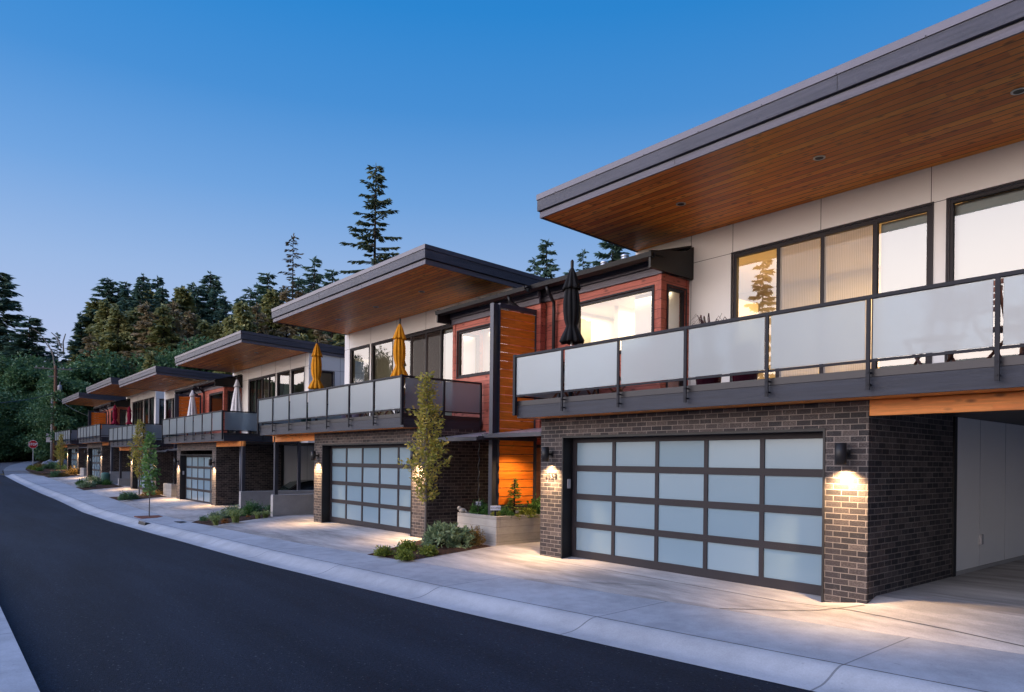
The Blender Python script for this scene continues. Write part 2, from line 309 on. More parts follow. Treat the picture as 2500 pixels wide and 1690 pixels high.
M['green'] = leaf_mat('glossy_green_leaves', (.03, .09, .02), (.06, .16, .035), (.13, .25, .06), 6, .25)
M['straw'] = leaf_mat('pale_seed_heads', (.28, .25, .13), (.42, .38, .2), (.55, .5, .3), 6, .25)
M['rust'] = leaf_mat('orange_rust_leaves', (.20, .07, .02), (.30, .12, .03), (.38, .18, .06), 6, .25)
M['phormium'] = leaf_mat('purple_blade_leaves', (.045, .022, .03), (.09, .04, .05), (.14, .07, .075), 6, .15)
M['bark'] = simple('grey_bark', (.16, .14, .13), .9, 0, 6, .3, .6, .3, (1, 1, .3))
M['bark_dark'] = simple('dark_bark', (.045, .035, .03), .95, 0, 3, .3, .6, .3, (1, 1, .3))
M['bark_brown'] = simple('weathered_pole_wood', (.17, .085, .05), .9, 0, 4, .3, .4, .3, (1, 1, .1))
M['bare'] = simple('bare_grey_wood', (.22, .20, .19), .9, 0, 4, .2)
M['canvas_black'] = simple('black_canvas', (.012, .012, .014), .85, 0, 8, .25, .2, .3)
M['canvas_yellow'] = simple('golden_yellow_canvas', (.72, .30, .012), .8, 0, 8, .12, .2, .3)
M['canvas_white'] = simple('off_white_canvas', (.80, .76, .76), .85, 0, 8, .08, .2, .3)
M['canvas_red'] = simple('crimson_canvas', (.30, .006, .045), .8, 0, 8, .12, .2, .3)
M['teak'] = simple('reddish_teak', (.19, .065, .032), .5, 0, 5, .25, .2, .4, (1, 8, 8))
M['pot_red'] = simple('dark_red_glazed_pot', (.10, .006, .018), .25, 0, 3, .15, 0, .6)
M['pot_purple'] = simple('grey_purple_pot', (.12, .10, .15), .4, 0, 3, .15, 0, .5)
M['pot_green'] = simple('dark_teal_pot', (.015, .06, .06), .3, 0, 3, .15, 0, .6)
M['galv'] = simple('galvanised_metal', (.62, .64, .68), .35, .75, 4, .1, 0, .5)
M['sign_white'] = simple('white_sign_enamel', (.66, .68, .78), .45, 0, 4, .03)
M['sign_blue'] = simple('dark_blue_lettering', (.02, .04, .10), .5, 0, 4, .05)
M['stop_red'] = simple('stop_sign_red', (.42, .008, .02), .45, 0, 4, .06)
M['stop_white'] = simple('reflective_white', (.75, .75, .78), .45, 0, 4, .03)
M['stone'] = simple('pale_carved_stone', (.34, .31, .28), .9, 0, 12, .2, .4)
M['rock'] = simple('grey_boulder', (.30, .30, .32), .9, 0, 2.2, .3, .6)
M['pedestal'] = simple('green_utility_plastic', (.07, .17, .14), .5, 0, 3, .1)
M['plastic_grey'] = simple('light_grey_plastic', (.40, .39, .42), .5, 0, 3, .05)
M['car_paint'] = simple('dark_car_paint', (.012, .012, .016), .18, .3, 2, .1, 0, .6)
M['car_glass'] = simple('tinted_car_glass', (.03, .05, .055), .05, 0, 2, .1, 0, .8)
M['tyre'] = simple('tyre_rubber', (.015, .015, .015), .9, 0, 8, .1)
M['art'] = simple('ochre_print', (.50, .30, .08), .8, 0, 6, .2)
M['paper'] = simple('cream_mount', (.65, .50, .25), .8, 0, 6, .05)
M['wire'] = simple('weathered_wire', (.10, .11, .13), .6, .3, 2, .1)
M['soil'] = simple('planter_soil', (.05, .035, .025), .95, 0, 9, .3, .6)
def emit(name, col, s):
    m = mat(name); n = NT(m); e = n.n('ShaderNodeEmission'); e.inputs[0].default_value = (*col, 1); e.inputs[1].default_value = s; n.l(e.outputs[0], n.out.inputs[0]); return m
M['lamp_on'] = emit('warm_lamp_lens', (1, .72, .38), 14)

# ------------------------------------------------------------------ mesh helpers
class MB:
    def __init__(s): s.v = []; s.f = []; s.brk = []
    def use(s, i): s.brk.append((len(s.f), i)); return s
    def add(s, v, f):
        k = len(s.v); s.v += [tuple(p) for p in v]; s.f += [tuple(i+k for i in q) for q in f]; return s
    def box(s, x0, x1, y0, y1, z0, z1):
        if x0 > x1: x0, x1 = x1, x0
        if y0 > y1: y0, y1 = y1, y0
        return s.add([(x0, y0, z0), (x1, y0, z0), (x1, y1, z0), (x0, y1, z0), (x0, y0, z1), (x1, y0, z1), (x1, y1, z1), (x0, y1, z1)],
                     [(3, 2, 1, 0), (4, 5, 6, 7), (0, 1, 5, 4), (1, 2, 6, 5), (2, 3, 7, 6), (3, 0, 4, 7)])
    def prism(s, poly, axis, a, b):
        """poly in the two other axes, extruded along axis from a to b"""
        n = len(poly)
        def P(p, t):
            return (t, p[0], p[1]) if axis == 0 else ((p[0], t, p[1]) if axis == 1 else (p[0], p[1], t))
        v = [P(p, a) for p in poly]+[P(p, b) for p in poly]
        return s.add(v, [tuple(range(n))[::-1], tuple(range(n, 2*n))]+[(i, (i+1) % n, n+(i+1) % n, n+i) for i in range(n)])
    def tube(s, pts, r, n=8, cap=True):
        pts = [Vector(p) for p in pts]; rs = r if isinstance(r, (list, tuple)) else [r]*len(pts)
        k = len(s.v); up = None
        for i, p in enumerate(pts):
            d = (pts[min(i+1, len(pts)-1)]-pts[max(i-1, 0)])
            if d.length < 1e-9: d = Vector((0, 0, 1))
            d.normalize()
            if up is None: up = Vector((1, 0, 0)) if abs(d.x) < .9 else Vector((0, 1, 0))
            a = (up-d*up.dot(d)).normalized(); b = d.cross(a); up = a
            for j in range(n):
                t = 2*math.pi*j/n; s.v.append(tuple(p+a*math.cos(t)*rs[i]+b*math.sin(t)*rs[i]))
        for i in range(len(pts)-1):
            for j in range(n):
                s.f.append((k+i*n+j, k+i*n+(j+1) % n, k+(i+1)*n+(j+1) % n, k+(i+1)*n+j))
        if cap:
            s.f.append(tuple(k+j for j in range(n))[::-1]); s.f.append(tuple(k+(len(pts)-1)*n+j for j in range(n)))
        return s
    def lathe(s, prof, c=(0, 0, 0), n=20, lobes=0, amp=0, tw=0):
        k = len(s.v)
        for i, (r, z) in enumerate(prof):
            for j in range(n):
                t = 2*math.pi*j/n+tw*z; rr = r*(1+amp*math.cos(lobes*t)) if lobes else r
                s.v.append((c[0]+rr*math.cos(t), c[1]+rr*math.sin(t), c[2]+z))
        for i in range(len(prof)-1):
            for j in range(n): s.f.append((k+i*n+j, k+i*n+(j+1) % n, k+(i+1)*n+(j+1) % n, k+(i+1)*n+j))
        s.f.append(tuple(k+j for j in range(n))[::-1]); s.f.append(tuple(k+(len(prof)-1)*n+j for j in range(n)))
        return s
    def shear(s, slope, y0):
        s.v = [(x, y, z-slope*(y-y0)) for x, y, z in s.v]; return s
    def xf(s, mtx):
        s.v = [tuple(mtx @ Vector(p)) for p in s.v]; return s
    def wall(s, x0, x1, z0, z1, y0, y1, holes, axis='x'):
        """wall slab with rectangular holes (u0,u1,w0,w1). axis 'x': runs along x, thickness y0..y1; axis 'y': runs along y, thickness given as x"""
        us = sorted({x0, x1, *[h[0] for h in holes], *[h[1] for h in holes]}); zs = sorted({z0, z1, *[h[2] for h in holes], *[h[3] for h in holes]})
        us = [u for u in us if x0 <= u <= x1]; zs = [z for z in zs if z0 <= z <= z1]
        solid = lambda u, z: x0 < u < x1 and z0 < z < z1 and not any(h[0] < u < h[1] and h[2] < z < h[3] for h in holes)
        def q(p):
            s.add([(a, b, c) if axis == 'x' else (b, a, c) for a, b, c in p], [(0, 1, 2, 3)])
        um = [(us[i]+us[i+1])/2 for i in range(len(us)-1)]; zm = [(zs[i]+zs[i+1])/2 for i in range(len(zs)-1)]
        for i, u in enumerate(um):
            for j, z in enumerate(zm):
                if not solid(u, z): continue
                a, b, c, d = us[i], us[i+1], zs[j], zs[j+1]
                q([(a, y0, c), (b, y0, c), (b, y0, d), (a, y0, d)]); q([(a, y1, c), (a, y1, d), (b, y1, d), (b, y1, c)])
                if not (i > 0 and solid(um[i-1], z)): q([(a, y0, c), (a, y0, d), (a, y1, d), (a, y1, c)])
                if not (i < len(um)-1 and solid(um[i+1], z)): q([(b, y0, c), (b, y1, c), (b, y1, d), (b, y0, d)])
                if not (j > 0 and solid(u, zm[j-1])): q([(a, y0, c), (a, y1, c), (b, y1, c), (b, y0, c)])
                if not (j < len(zm)-1 and solid(u, zm[j+1])): q([(a, y0, d), (b, y0, d), (b, y1, d), (a, y1, d)])
        return s
    def frame(s, u0, u1, z0, z1, w, y0, y1, axis='x', bot=None):
        bot = w if bot is None else bot
        for (a, b, c, d) in ((u0, u0+w, z0, z1), (u1-w, u1, z0, z1), (u0+w, u1-w, z1-w, z1), (u0+w, u1-w, z0, z0+bot)):
            if d-c <= 0: continue
            s.box(a, b, y0, y1, c, d) if axis == 'x' else s.box(y0, y1, a, b, c, d)
        return s
    def mesh(s, name, m, smooth=False, bevel=0, keep=False):
        me = bpy.data.meshes.new(name); me.from_pydata(s.v, [], s.f)
        for mm in (m if isinstance(m, (list, tuple)) else [m]): me.materials.append(mm)
        for q, (st, ix) in enumerate(s.brk):
            for fi in range(st, s.brk[q+1][0] if q+1 < len(s.brk) else len(s.f)): me.polygons[fi].material_index = ix
        bm = bmesh.new(); bm.from_mesh(me); 
        if not ('pane' in name or 'window' == name[-6:]): bmesh.ops.recalc_face_normals(bm, faces=bm.faces)
        bm.to_mesh(me); bm.free()
        if smooth:
            me.polygons.foreach_set('use_smooth', [True]*len(me.polygons))
        me.update(); return me
    def obj(s, name, m, parent=None, smooth=False, bevel=0):
        o = bpy.data.objects.new(name, s.mesh(name, m, smooth)); C.objects.link(o)
        if parent is not None: o.parent = parent
        if bevel:
            b = o.modifiers.new('bevel', 'BEVEL'); b.width = bevel; b.segments = 2; b.limit_method = 'ANGLE'
        return o
def tag(o, label=None, cat=None, group=None, kind=None):
    if label: o['label'] = label
    if cat: o['category'] = cat
    if group: o['group'] = group
    if kind: o['kind'] = kind
    return o
def empty(name, loc=(0, 0, 0), rz=0, parent=None):
    o = bpy.data.objects.new(name, None); C.objects.link(o); o.location = loc; o.rotation_euler = (0, 0, rz); o.empty_display_size = .3
    if parent is not None: o.parent = parent
    return o
def kids(o): return [c for c in bpy.data.objects if c.parent is o]
def copy_tree(o, parent=None, skip=()):
    c = o.copy(); C.objects.link(c); c.parent = parent
    for ch in kids(o):
        if ch.name.split('.')[0] in skip: continue
        copy_tree(ch, c, skip)
    return c
def struct(name, mb, m, label=None, smooth=False):
    o = mb.obj(name, m, None, smooth); o['kind'] = 'structure'
    if label: o['label'] = label
    return o
def text_mesh(body, size, ext, m, name, parent, mtx, spacing=1.0, bold=.0):
    cu = bpy.data.curves.new(name, 'FONT'); cu.body = body; cu.size = size; cu.extrude = ext; cu.align_x = 'CENTER'; cu.align_y = 'CENTER'; cu.space_character = spacing; cu.offset = bold
    t = bpy.data.objects.new(name, cu); C.objects.link(t); dg = bpy.context.evaluated_depsgraph_get(); me = bpy.data.meshes.new_from_object(t.evaluated_get(dg))
    bpy.data.objects.remove(t); me.materials.clear(); me.materials.append(m); me.transform(mtx); me.name = name
    o = bpy.data.objects.new(name, me); C.objects.link(o); o.parent = parent; return o

# ------------------------------------------------------------------ townhouse (local: x from the party line, y from brick face, z from slab)
RS, RY = .0375, -.21       # roof slope
def roof_part(unit):
    x0, x1, y0, y1 = 1.99, 11.24, RY, 8.2
    rt = MB().box(x0+.06, x1-.06, y0+.06, y1-.06, 6.30, 6.655).shear(RS, RY).obj('roof', M['membrane'], unit)
    MB().box(x0+.045, x1-.045, y0+.045, y1-.045, 6.262, 6.298).shear(RS, RY).obj('soffit', M['soffit'], rt)
    def ring(name, a, z0, z1, t, m):
        b = MB(); X0, X1, Y0, Y1 = x0+a, x1-a, y0+a, y1-a
        b.box(X0, X1, Y0, Y0+t, z0, z1); b.box(X0, X0+t, Y0+t, Y1, z0, z1); b.box(X1-t, X1, Y0+t, Y1, z0, z1); b.box(X0+t, X1-t, Y1-t, Y1, z0, z1)
        if name == 'edge_flashing':
            b.use(1)
            for xx, za, zb_ in ((5.1, 6.26, 6.34), (7.6, 6.375, 6.565), (9.9, 6.26, 6.34)): b.box(xx, xx+.006, y0-.004 if zb_ > 6.4 else y0+.031, y0+.04, za, zb_)
            for k in range(9): b.box(x0+.5+k*1.02, x0+.512+k*1.02, y0-.018, y0-.011, 6.578, 6.592)
        return b.shear(RS, RY).obj(name, [m, M['black']], rt, bevel=.004)
    ring('lower_fascia', .035, 6.24, 6.345, .03, M['board'])
    ring('upper_fascia', 0, 6.368, 6.570, .05, M['board_mid'])
    ring('edge_flashing', -.012, 6.572, 6.675, .05, M['flash'])
    for lx in (4.24, 6.70, 9.15):
        z = 6.262-RS*(1.12-RY)
        d = MB().lathe([(.085, 0), (.085, -.008), (.062, -.010), (.06, 0)], (lx, 1.12, z), 24).obj('downlight', M['galv'], rt)
        MB().lathe([(.058, 0), (.058, -.004)], (lx, 1.12, z-.006), 20).obj('downlight_lens', M['black'], d)
    return rt
def deck_part(unit):
    x0, x1, yf = 1.78, 10.71, -.46
    d = MB().box(x0+.05, x1-.05, yf+.05, 1.69, 2.56, 2.80)
    d.box(3.40, x1-.05, 1.69, 2.54, 2.56, 2.80); d = d.obj('deck', M['deck_floor'], unit)
    MB().box(x0+.05, x1-.05, yf+.05, 1.69, 2.536, 2.556).obj('deck_soffit', M['beam'], d)
    b = MB(); b.box(x0, x1, yf, yf+.04, 2.53, 2.752); b.box(x0, x0+.04, yf+.04, 1.70, 2.53, 2.752); b.box(x1-.04, x1, yf+.04, 2.54, 2.53, 2.752)
    b.obj('deck_fascia', M['board_dark'], d, bevel=.003)
    b = MB(); X0, X1, Y0 = x0-.006, x1+.006, yf-.006
    b.box(X0, X1, Y0, Y0+.04, 2.755, 2.845); b.box(X0, X0+.04, Y0+.04, 1.70, 2.755, 2.845); b.box(X1-.04, X1, Y0+.04, 2.54, 2.755, 2.845)
    b.obj('deck_edge_flashing', M['flash_dark'], d)
    # railing
    yr = yf-.055
    rail = MB(); rail.box(x0-.03, x1+.03, yr-.025, yr+.025, 3.645, 3.69); rail.box(x0-.03, x0+.02, yr+.025, 1.69, 3.645, 3.69); rail.box(x1-.02, x1+.03, yr+.025, 2.53, 3.645, 3.69)
    rl = rail.obj('top_rail', M['alu'], d, bevel=.004)
    rail = MB(); rail.box(x0, x1, yr-.012, yr+.012, 2.918, 2.948); rail.box(x0-.017, x0+.007, yr+.012, 1.69, 2.918, 2.948); rail.box(x1-.007, x1+.017, yr+.012, 2.53, 2.918, 2.948)
    rail.obj('bottom_rail', M['alu'], d)
    for k in range(8):
        x = x0+1.2757*k
        b = MB()
        if k in (0, 7):
            b.box(x-.035, x+.03, yr-.03, yr+.03, 2.58, 3.70)
        else:
            b.box(x-.022, x+.022, yr-.03, yr-.008, 2.60, 3.645)
            for z in (2.66, 2.80): b.tube([(x, yr-.038, z), (x, yf-.001, z)], .012, 8)
        b.obj('rail_post', M['alu'], d)
    for k in range(7):
        x = x0+1.2757*k
        MB().box(x+.045, x+1.2757-.045, yr-.005, yr+.005, 2.955, 3.638).obj('glass_panel', M['rail_glass'], d)
    for (X, ye, s) in ((x0-.005, 1.69, 1), (x1+.005, 2.53, -1)):
        n = 2; L = (ye-yr-.06)/n
        for k in range(n):
            a = yr+.05+k*L
            MB().box(X-.005, X+.005, a+.03, a+L-.04, 2.955, 3.638).obj('glass_panel', M['rail_glass'], d)
            MB().box(X-.02, X+.02, a+L-.022, a+L+.022, 2.60, 3.645).obj('rail_post', M['alu'], d)
    return d
def window(unit, u0, u1, z0, z1, y, axis='x', name='window', w=.055, mulls=(), curtain=None, depth=.07, sgn=1):
    """framed window; y is the outer face of the wall"""
    a, b = (y+.02*sgn, y+(.02+depth)*sgn)
    f = MB().frame(u0, u1, z0, z1, w, a, b, axis)
    # thin outer trim, proud of the wall
    t = .03
    for (p, q, r, s_) in ((u0-t, u0, z0-t, z1+t), (u1, u1+t, z0-t, z1+t), (u0, u1, z1, z1+t), (u0, u1, z0-t, z0)):
        f.box(p, q, y-.018*sgn, y-.002*sgn, r, s_) if axis == 'x' else f.box(y-.018*sgn, y-.002*sgn, p, q, r, s_)
    for mx_ in mulls:
        f.box(mx_-.035, mx_+.035, a, b, z0+w, z1-w) if axis == 'x' else f.box(a, b, mx_-.035, mx_+.035, z0+w, z1-w)
    fo = f.obj(name, M['frame'], unit)
    g = MB(); ed = [u0+w]+[v for mx_ in mulls for v in (mx_-.035, mx_+.035)]+[u1-w]
    yy = y+(.02+depth*.5)*sgn
    for i in range(0, len(ed), 2):
        p = [(ed[i], yy, z0+w), (ed[i+1], yy, z0+w), (ed[i+1], yy, z1-w), (ed[i], yy, z1-w)]
        g.add(p if axis == 'x' else [(q[1], q[0], q[2]) for q in p], [(0, 1, 2, 3)])
    g.obj('window_pane', M['glass'], fo)
    return fo
def spot(name, parent, loc, energy, size=R_(120), blend=.9, rad=.025, rot=(0, 0, 0), col=(1, .64, .32)):
    l = bpy.data.lights.new(name, 'SPOT'); l.energy = energy; l.spot_size = size; l.spot_blend = blend; l.shadow_soft_size = rad; l.color = col
    o = bpy.data.objects.new(name, l); C.objects.link(o); o.parent = parent; o.location = loc; o.rotation_euler = rot; return o
def wall_lamp(unit, x, y):
    lp = MB().lathe([(.060, -.135), (.068, -.135), (.068, .135), (.0, .135)], (x, y-.15, 1.87), 24)
    lp = lp.obj('wall_lamp', M['black'], unit, True)
    MB().box(x-.03, x+.03, y-.09, y-.03, 1.855, 1.895).lathe([(.055, -.0), (.055, .03)], (0, 0, 0), 18) if False else None
    b = MB(); b.box(x-.022, x+.022, y-.10, y-.02, 1.85, 1.89); b.box(x-.05, x+.05, y-.022, y-.001, 1.82, 1.92); b.obj('bracket', M['black'], lp)
    MB().lathe([(.055, 0), (.055, -.004)], (x, y-.15, 1.742), 20).obj('lamp_lens', M['lamp_on'], lp)
    spot('lamp_light', lp, (x, y-.16, 1.732), 500, R_(120), .85, .035, (R_(13), 0, 0))
    return lp
def build_unit():
    u = empty('townhouse', (-11.84, 8.86, 0))
    # lower brick storey
    b = MB(); b.wall(1.94, 7.94, -.7, 2.53, 0, .25, [(2.52, 7.40, -.71, 2.20)])
    b.wall(.25, 3.3, -.7, 2.53, 1.94, 2.19, [], 'y'); b.wall(.25, 2.75, -.7, 2.53, 7.69, 7.94, [], 'y')
    b.obj('brick_wall', M['brick'], u)
    # soldier line / lintel steel and jamb liners
    g = MB(); g.box(2.52, 2.548, -.012, .27, -.7, 2.20); g.box(7.372, 7.40, -.012, .27, -.7, 2.20); g.box(2.548, 7.372, -.012, .27, 2.165, 2.20)
    door_root = g.obj('garage_opening_trim', M['black'], u)
    # garage door
    X0, X1, Z1 = 2.55, 7.37, 2.165; ys, ye = .235, .27
    cols = 5; st = .10; ms = .07; pw = (X1-X0-2*st-(cols-1)*ms)/cols; zb = .135; tr_ = .085; mr_ = .105; ph = (Z1-zb-tr_-3*mr_)/4
    f = MB(); gl = MB(); gr = MB()
    xs = [X0+st+i*(pw+ms) for i in range(cols)]; zs = [zb+j*(ph+mr_) for j in range(4)]
    holes = [(x, x+pw, z, z+ph) for x in xs for z in zs]
    f.wall(X0, X1, .0, Z1, ys, ye, holes)
    gd = f.obj('garage_door', M['door_frame'], u, bevel=.003)
    for (a, b_, c, d) in holes: gl.add([(a, ys+.018, c), (b_, ys+.018, c), (b_, ys+.018, d), (a, ys+.018, d)], [(0, 1, 2, 3)])
    gl.obj('door_glass', M['door_glass'], gd)
    for j in range(3):
        z = zs[j]+ph+mr_*.5; gr.box(X0, X1, ys-.003, ys-.001, z-.004, z+.004)
    gr.obj('section_joint', M['black'], gd)
    wall_lamp(u, 2.23, 0); wall_lamp(u, 7.67, 0)
    MB().box(2.549, 2.575, .10, .17, 1.25, 1.42).obj('keypad', M['plastic_grey'], u, bevel=.006)
    # side of the carport: trim, white wall, plinth, outlet
    MB().box(7.72, 7.96, 2.752, 2.87, -.7, 2.53).obj('corner_trim', M['black'], u)
    j = MB().box(7.74, 7.92, 2.872, 9, .16, 2.53).use(1)
    for y in (3.95, 5.17, 6.4, 7.6): j.box(7.919, 7.924, y, y+.012, .16, 2.53)
    j.obj('carport_wall', [M['white'], M['plastic_grey']], u)
    MB().box(7.95, 11.0, 8.6, 8.8, -.7, 2.53).obj('carport_back_wall', M['board_dark'], u)
    MB().box(7.95, 11.2, .1, 8.6, 2.46, 2.50).obj('carport_ceiling', M['black'], u)
    MB().box(7.72, 7.945, 2.872, 9, -.7, .158).obj('plinth', M['conc_wall'], u)
    MB().box(7.921, 7.965, 3.93, 4.02, .50, .66).obj('outlet_box', M['plastic_grey'], u, bevel=.006)
    # carport beam, posts, low wall and back wall
    MB().box(7.945, 11.2, .0, .09, 2.335, 2.528).obj('carport_beam', M['beam'], u, bevel=.004)
    b = MB(); b.box(10.99, 11.11, .0, .12, .6, 2.528); b.obj('carport_post', M['steel'], u, bevel=.004)
    b = MB(); b.box(10.99, 11.11, 2.2, 2.32, -.5, 2.528); b.obj('carport_post', M['steel'], u, bevel=.004)
    MB().box(8.0, 11.1, .1, 9, 2.30, 2.33).obj('carport_ceiling', M['black'], u) if False else None
    MB().box(10.97, 11.17, -.06, 6, -.75, .62).obj('low_wall', M['conc_wall'], u, bevel=.01)
    # upper white walls with openings
    b = MB(); sl = (4.34, 7.69, 2.86, 5.60); w2 = (7.92, 9.27, 3.0, 5.60); w3 = (9.46, 10.80, 3.0, 5.60)
    b.wall(2.0, 11.25, 2.53, 6.18, 2.55, 2.72, [sl, w2, w3])
    b.wall(2.72, 8.0, 2.53, 6.16, 11.07, 11.25, [(2.80, 3.62, 2.9, 5.45)], 'y')
    b.wall(2.72, 8.0, 5.2, 6.16, 2.0, 2.18, [], 'y')
    b.box(2.0, 11.25, 7.85, 8.0, 2.53, 5.95)
    j = b.use(1)
    for x in (3.41, 4.33, 6.0, 7.68, 9.36, 10.9):
        j.box(x, x+.008, 2.547, 2.5495, 5.63 if 4.4 < x < 10.85 else 2.84, 6.17)
    j.box(3.4, 4.31, 2.547, 2.5495, 5.615, 5.623); j.box(7.72, 7.89, 2.547, 2.5495, 5.615, 5.623); j.box(10.83, 11.25, 2.547, 2.5495, 5.615, 5.623)
    j.box(11.2505, 11.253, 2.55, 8, 5.50, 5.508); j.box(11.2505, 11.253, 3.9, 3.908, 2.84, 6.17)
    j.obj('white_wall', [M['white'], M['frame']], u)
    window(u, *sl, 2.55, mulls=(5.235, 6.025, 6.87), w=.07)
    window(u, *w2, 2.55, w=.05); window(u, *w3, 2.55, w=.05)
    window(u, 2.80, 3.62, 2.9, 5.45, 11.25, 'y', sgn=-1)
    # red siding wing
    b = MB(); b.wall(0, 3.36, 2.3, 5.30, 1.71, 1.86, [(1.10, 3.17, 3.91, 5.08)]); rb = b.obj('siding_wall', M['siding'], u)
    b = MB(); b.wall(1.862, 2.549, 2.53, 5.30, 3.21, 3.358, [(1.91, 2.45, 2.95, 5.09)], 'y'); b.obj('siding_return', M['siding_side'], u)
    b = MB(); b.box(3.27, 3.372, 1.695, 1.709, 2.84, 5.28); b.box(3.359, 3.373, 1.709, 1.80, 2.84, 5.28); b.box(3.359, 3.373, 2.47, 2.549, 2.84, 5.28); b.obj('corner_board', M['siding_side'], rb)
    window(u, 1.10, 3.17, 3.91, 5.08, 1.71); window(u, 1.91, 2.45, 2.95, 5.09, 3.358, 'y', sgn=-1)
    b = MB(); b.box(0, 3.40, 1.665, 1.708, 5.28, 5.405); b.box(0, 3.42, 1.635, 1.708, 5.418, 5.55); b.obj('wing_fascia', M['board'], u, bevel=.003)
    g = MB(); g.prism([(1.36, 5.47), (1.24, 5.50), (1.22, 5.585), (1.235, 5.585), (1.255, 5.515), (1.345, 5.49), (1.35, 5.585), (1.64, 5.60), (1.64, 5.56), (1.38, 5.545)], 0, 0, 3.50).obj('gutter', M['black'], u)
    MB().prism([(1.30, 5.575), (1.30, 5.61), (6.2, 7.02), (6.2, 6.98)], 0, 0, 3.42).obj('wing_roof', M['shingle'], u)
    MB().prism([(1.26, 5.30), (2.55, 5.30), (2.55, 5.93), (2.3, 5.80), (1.26, 5.62)], 0, 3.424, 3.47).obj('roof_cheek', M['black'], u)
    # downpipe at the party line
    g = MB().tube([(.62, 1.30, 5.48), (.62, 1.33, 5.38), (.52, 1.60, 5.20), (.50, 1.62, 5.05), (.50, 1.62, 2.5)], .038, 10); g.obj('downpipe', M['black'], u, True)
    # recessed entry
    b = MB(); b.box(0, 1.935, 2.6, 2.75, -.4, 2.55); b.obj('entry_wall', M['siding'], u)
    dd = MB().box(.55, 1.50, 2.55, 2.598, .02, 2.10).obj('entry_door', M['door_wood'], u)
    MB().tube([(.66, 2.52, .9), (.66, 2.49, .95), (.66, 2.49, 1.25), (.66, 2.52, 1.3)], .012, 8).obj('handle', M['galv'], dd)
    MB().frame(.47, 1.58, -.02, 2.18, .078, 2.53, 2.60, bot=.02).obj('door_frame', M['black'], dd)
    c = MB(); c.prism([(.08, 2.245), (.08, 2.285), (1.69, 2.50), (1.69, 2.46)], 0, .07, 1.90); co = c.obj('entry_canopy', M['galv'], u)
    c = MB(); c.box(.05, 1.91, .02, .078, 2.215, 2.295); c.box(.05, .07, .078, 1.69, 2.235, 2.31); c.obj('canopy_edge', M['steel'], co)
    # rain chain
    c = MB()
    for k in range(29):
        z = 2.2-k*.05; ang = k*1.1
        c.tube([(.30+.018*math.cos(ang), .28+.018*math.sin(ang), z), (.30+.018*math.cos(ang+1.5), .28+.018*math.sin(ang+1.5), z-.055)], .011, 5)
    c.obj('rain_chain', M['black'], co)
    roof_part(u); deck_part(u)
    # interior: rooms behind the glass
    r = MB(); r.box(2.2, 11.0, 6.0, 6.05, 2.8, 5.9); r.box(2.2, 11.0, 2.75, 6.0, 5.78, 5.84); r.box(7.98, 8.05, 2.9, 6.0, 2.8, 5.8)
    r.box(5.1, 5.9, 5.2, 5.99, 2.83, 5.0)
    r.obj('room_wall', M['plaster'], u)
    r = MB(); r.box(.05, 3.2, 5.2, 5.25, 2.5, 5.3); r.box(.02, 3.2, 1.9, 5.2, 5.22, 5.27); r.box(3.2, 3.25, 2.8, 5.2, 2.5, 5.25); r.box(.02, .06, 1.9, 5.2, 2.5, 5.25); r.box(1.1, 1.22, 2.9, 5.2, 2.5, 5.25)
    r.obj('room_wall', M['plaster'], u)
    MB().box(.05, 11.05, 1.9, 7.8, 2.56, 2.83).obj('room_floor', M['floor_wood'], u) if False else MB().box(2.0, 11.05, 2.73, 7.8, 2.56, 2.83).obj('room_floor', M['floor_wood'], u)
    return u
unit1 = build_unit()
def room_light(u, loc, sx, sy, e, col=(1, .78, .50)):
    l = bpy.data.lights.new('ceiling_lamp', 'AREA'); l.shape = 'RECTANGLE'; l.size = sx; l.size_y = sy; l.energy = e; l.color = col
    o = bpy.data.objects.new('ceiling_lamp', l); C.objects.link(o); o.parent = u; o.location = loc; return o
UL = {1: 'nearest charcoal brick townhouse with cedar soffit and black patio umbrella on its balcony',
      2: 'second townhouse from the right, with yellow umbrella by its lit corner window',
      3: 'middle townhouse with white umbrellas on its balcony and dark brick carport side',
      4: 'fourth townhouse from the right, half hidden behind the leafy sidewalk trees',
      5: 'fifth townhouse from the right, with crimson umbrellas on its balcony',
      6: 'farthest and smallest townhouse in the row, near the stop sign'}
#            dx     dy    ground  body   roofdx roofdy deckdx deckdy
UP = {2: (.18, -.19, -.04, -.06, .07, .12, -.29, -.04), 3: (-26.49, .30, -.32, -.14, .10, .03, -.14, -.06), 4: (-26.21, .20, -.10, -.21, .15, .12, -.13, -.10),
      5: (-50.80, .17, .18, .17, .06, .11, -.05, -.05), 6: (-51.61, .29, .35, .18, .11, .18, -.08, -.06)}
LOW = ('garage_door', 'garage_opening_trim', 'wall_lamp', 'keypad', 'plinth', 'outlet_box', 'entry_door')
units = {1: unit1}
for k, p in UP.items():
    mir = k % 2 == 0
    u = copy_tree(unit1); units[k] = u
    u.location = (-11.84+p[0], 8.86+p[1], p[3]); u.scale = (-1 if mir else 1, 1, 1)
    s = -1 if mir else 1
    for ch in kids(u):
        nm = ch.name.split('.')[0]
        if nm in LOW: ch.location.z += p[2]-p[3]
        if nm == 'roof': ch.location.x += p[4]*s; ch.location.y += p[5]
        if nm == 'deck': ch.location.x += p[6]*s; ch.location.y += p[7]
for k, u in units.items(): tag(u, UL[k], 'townhouse', 'attached townhouses along the street')
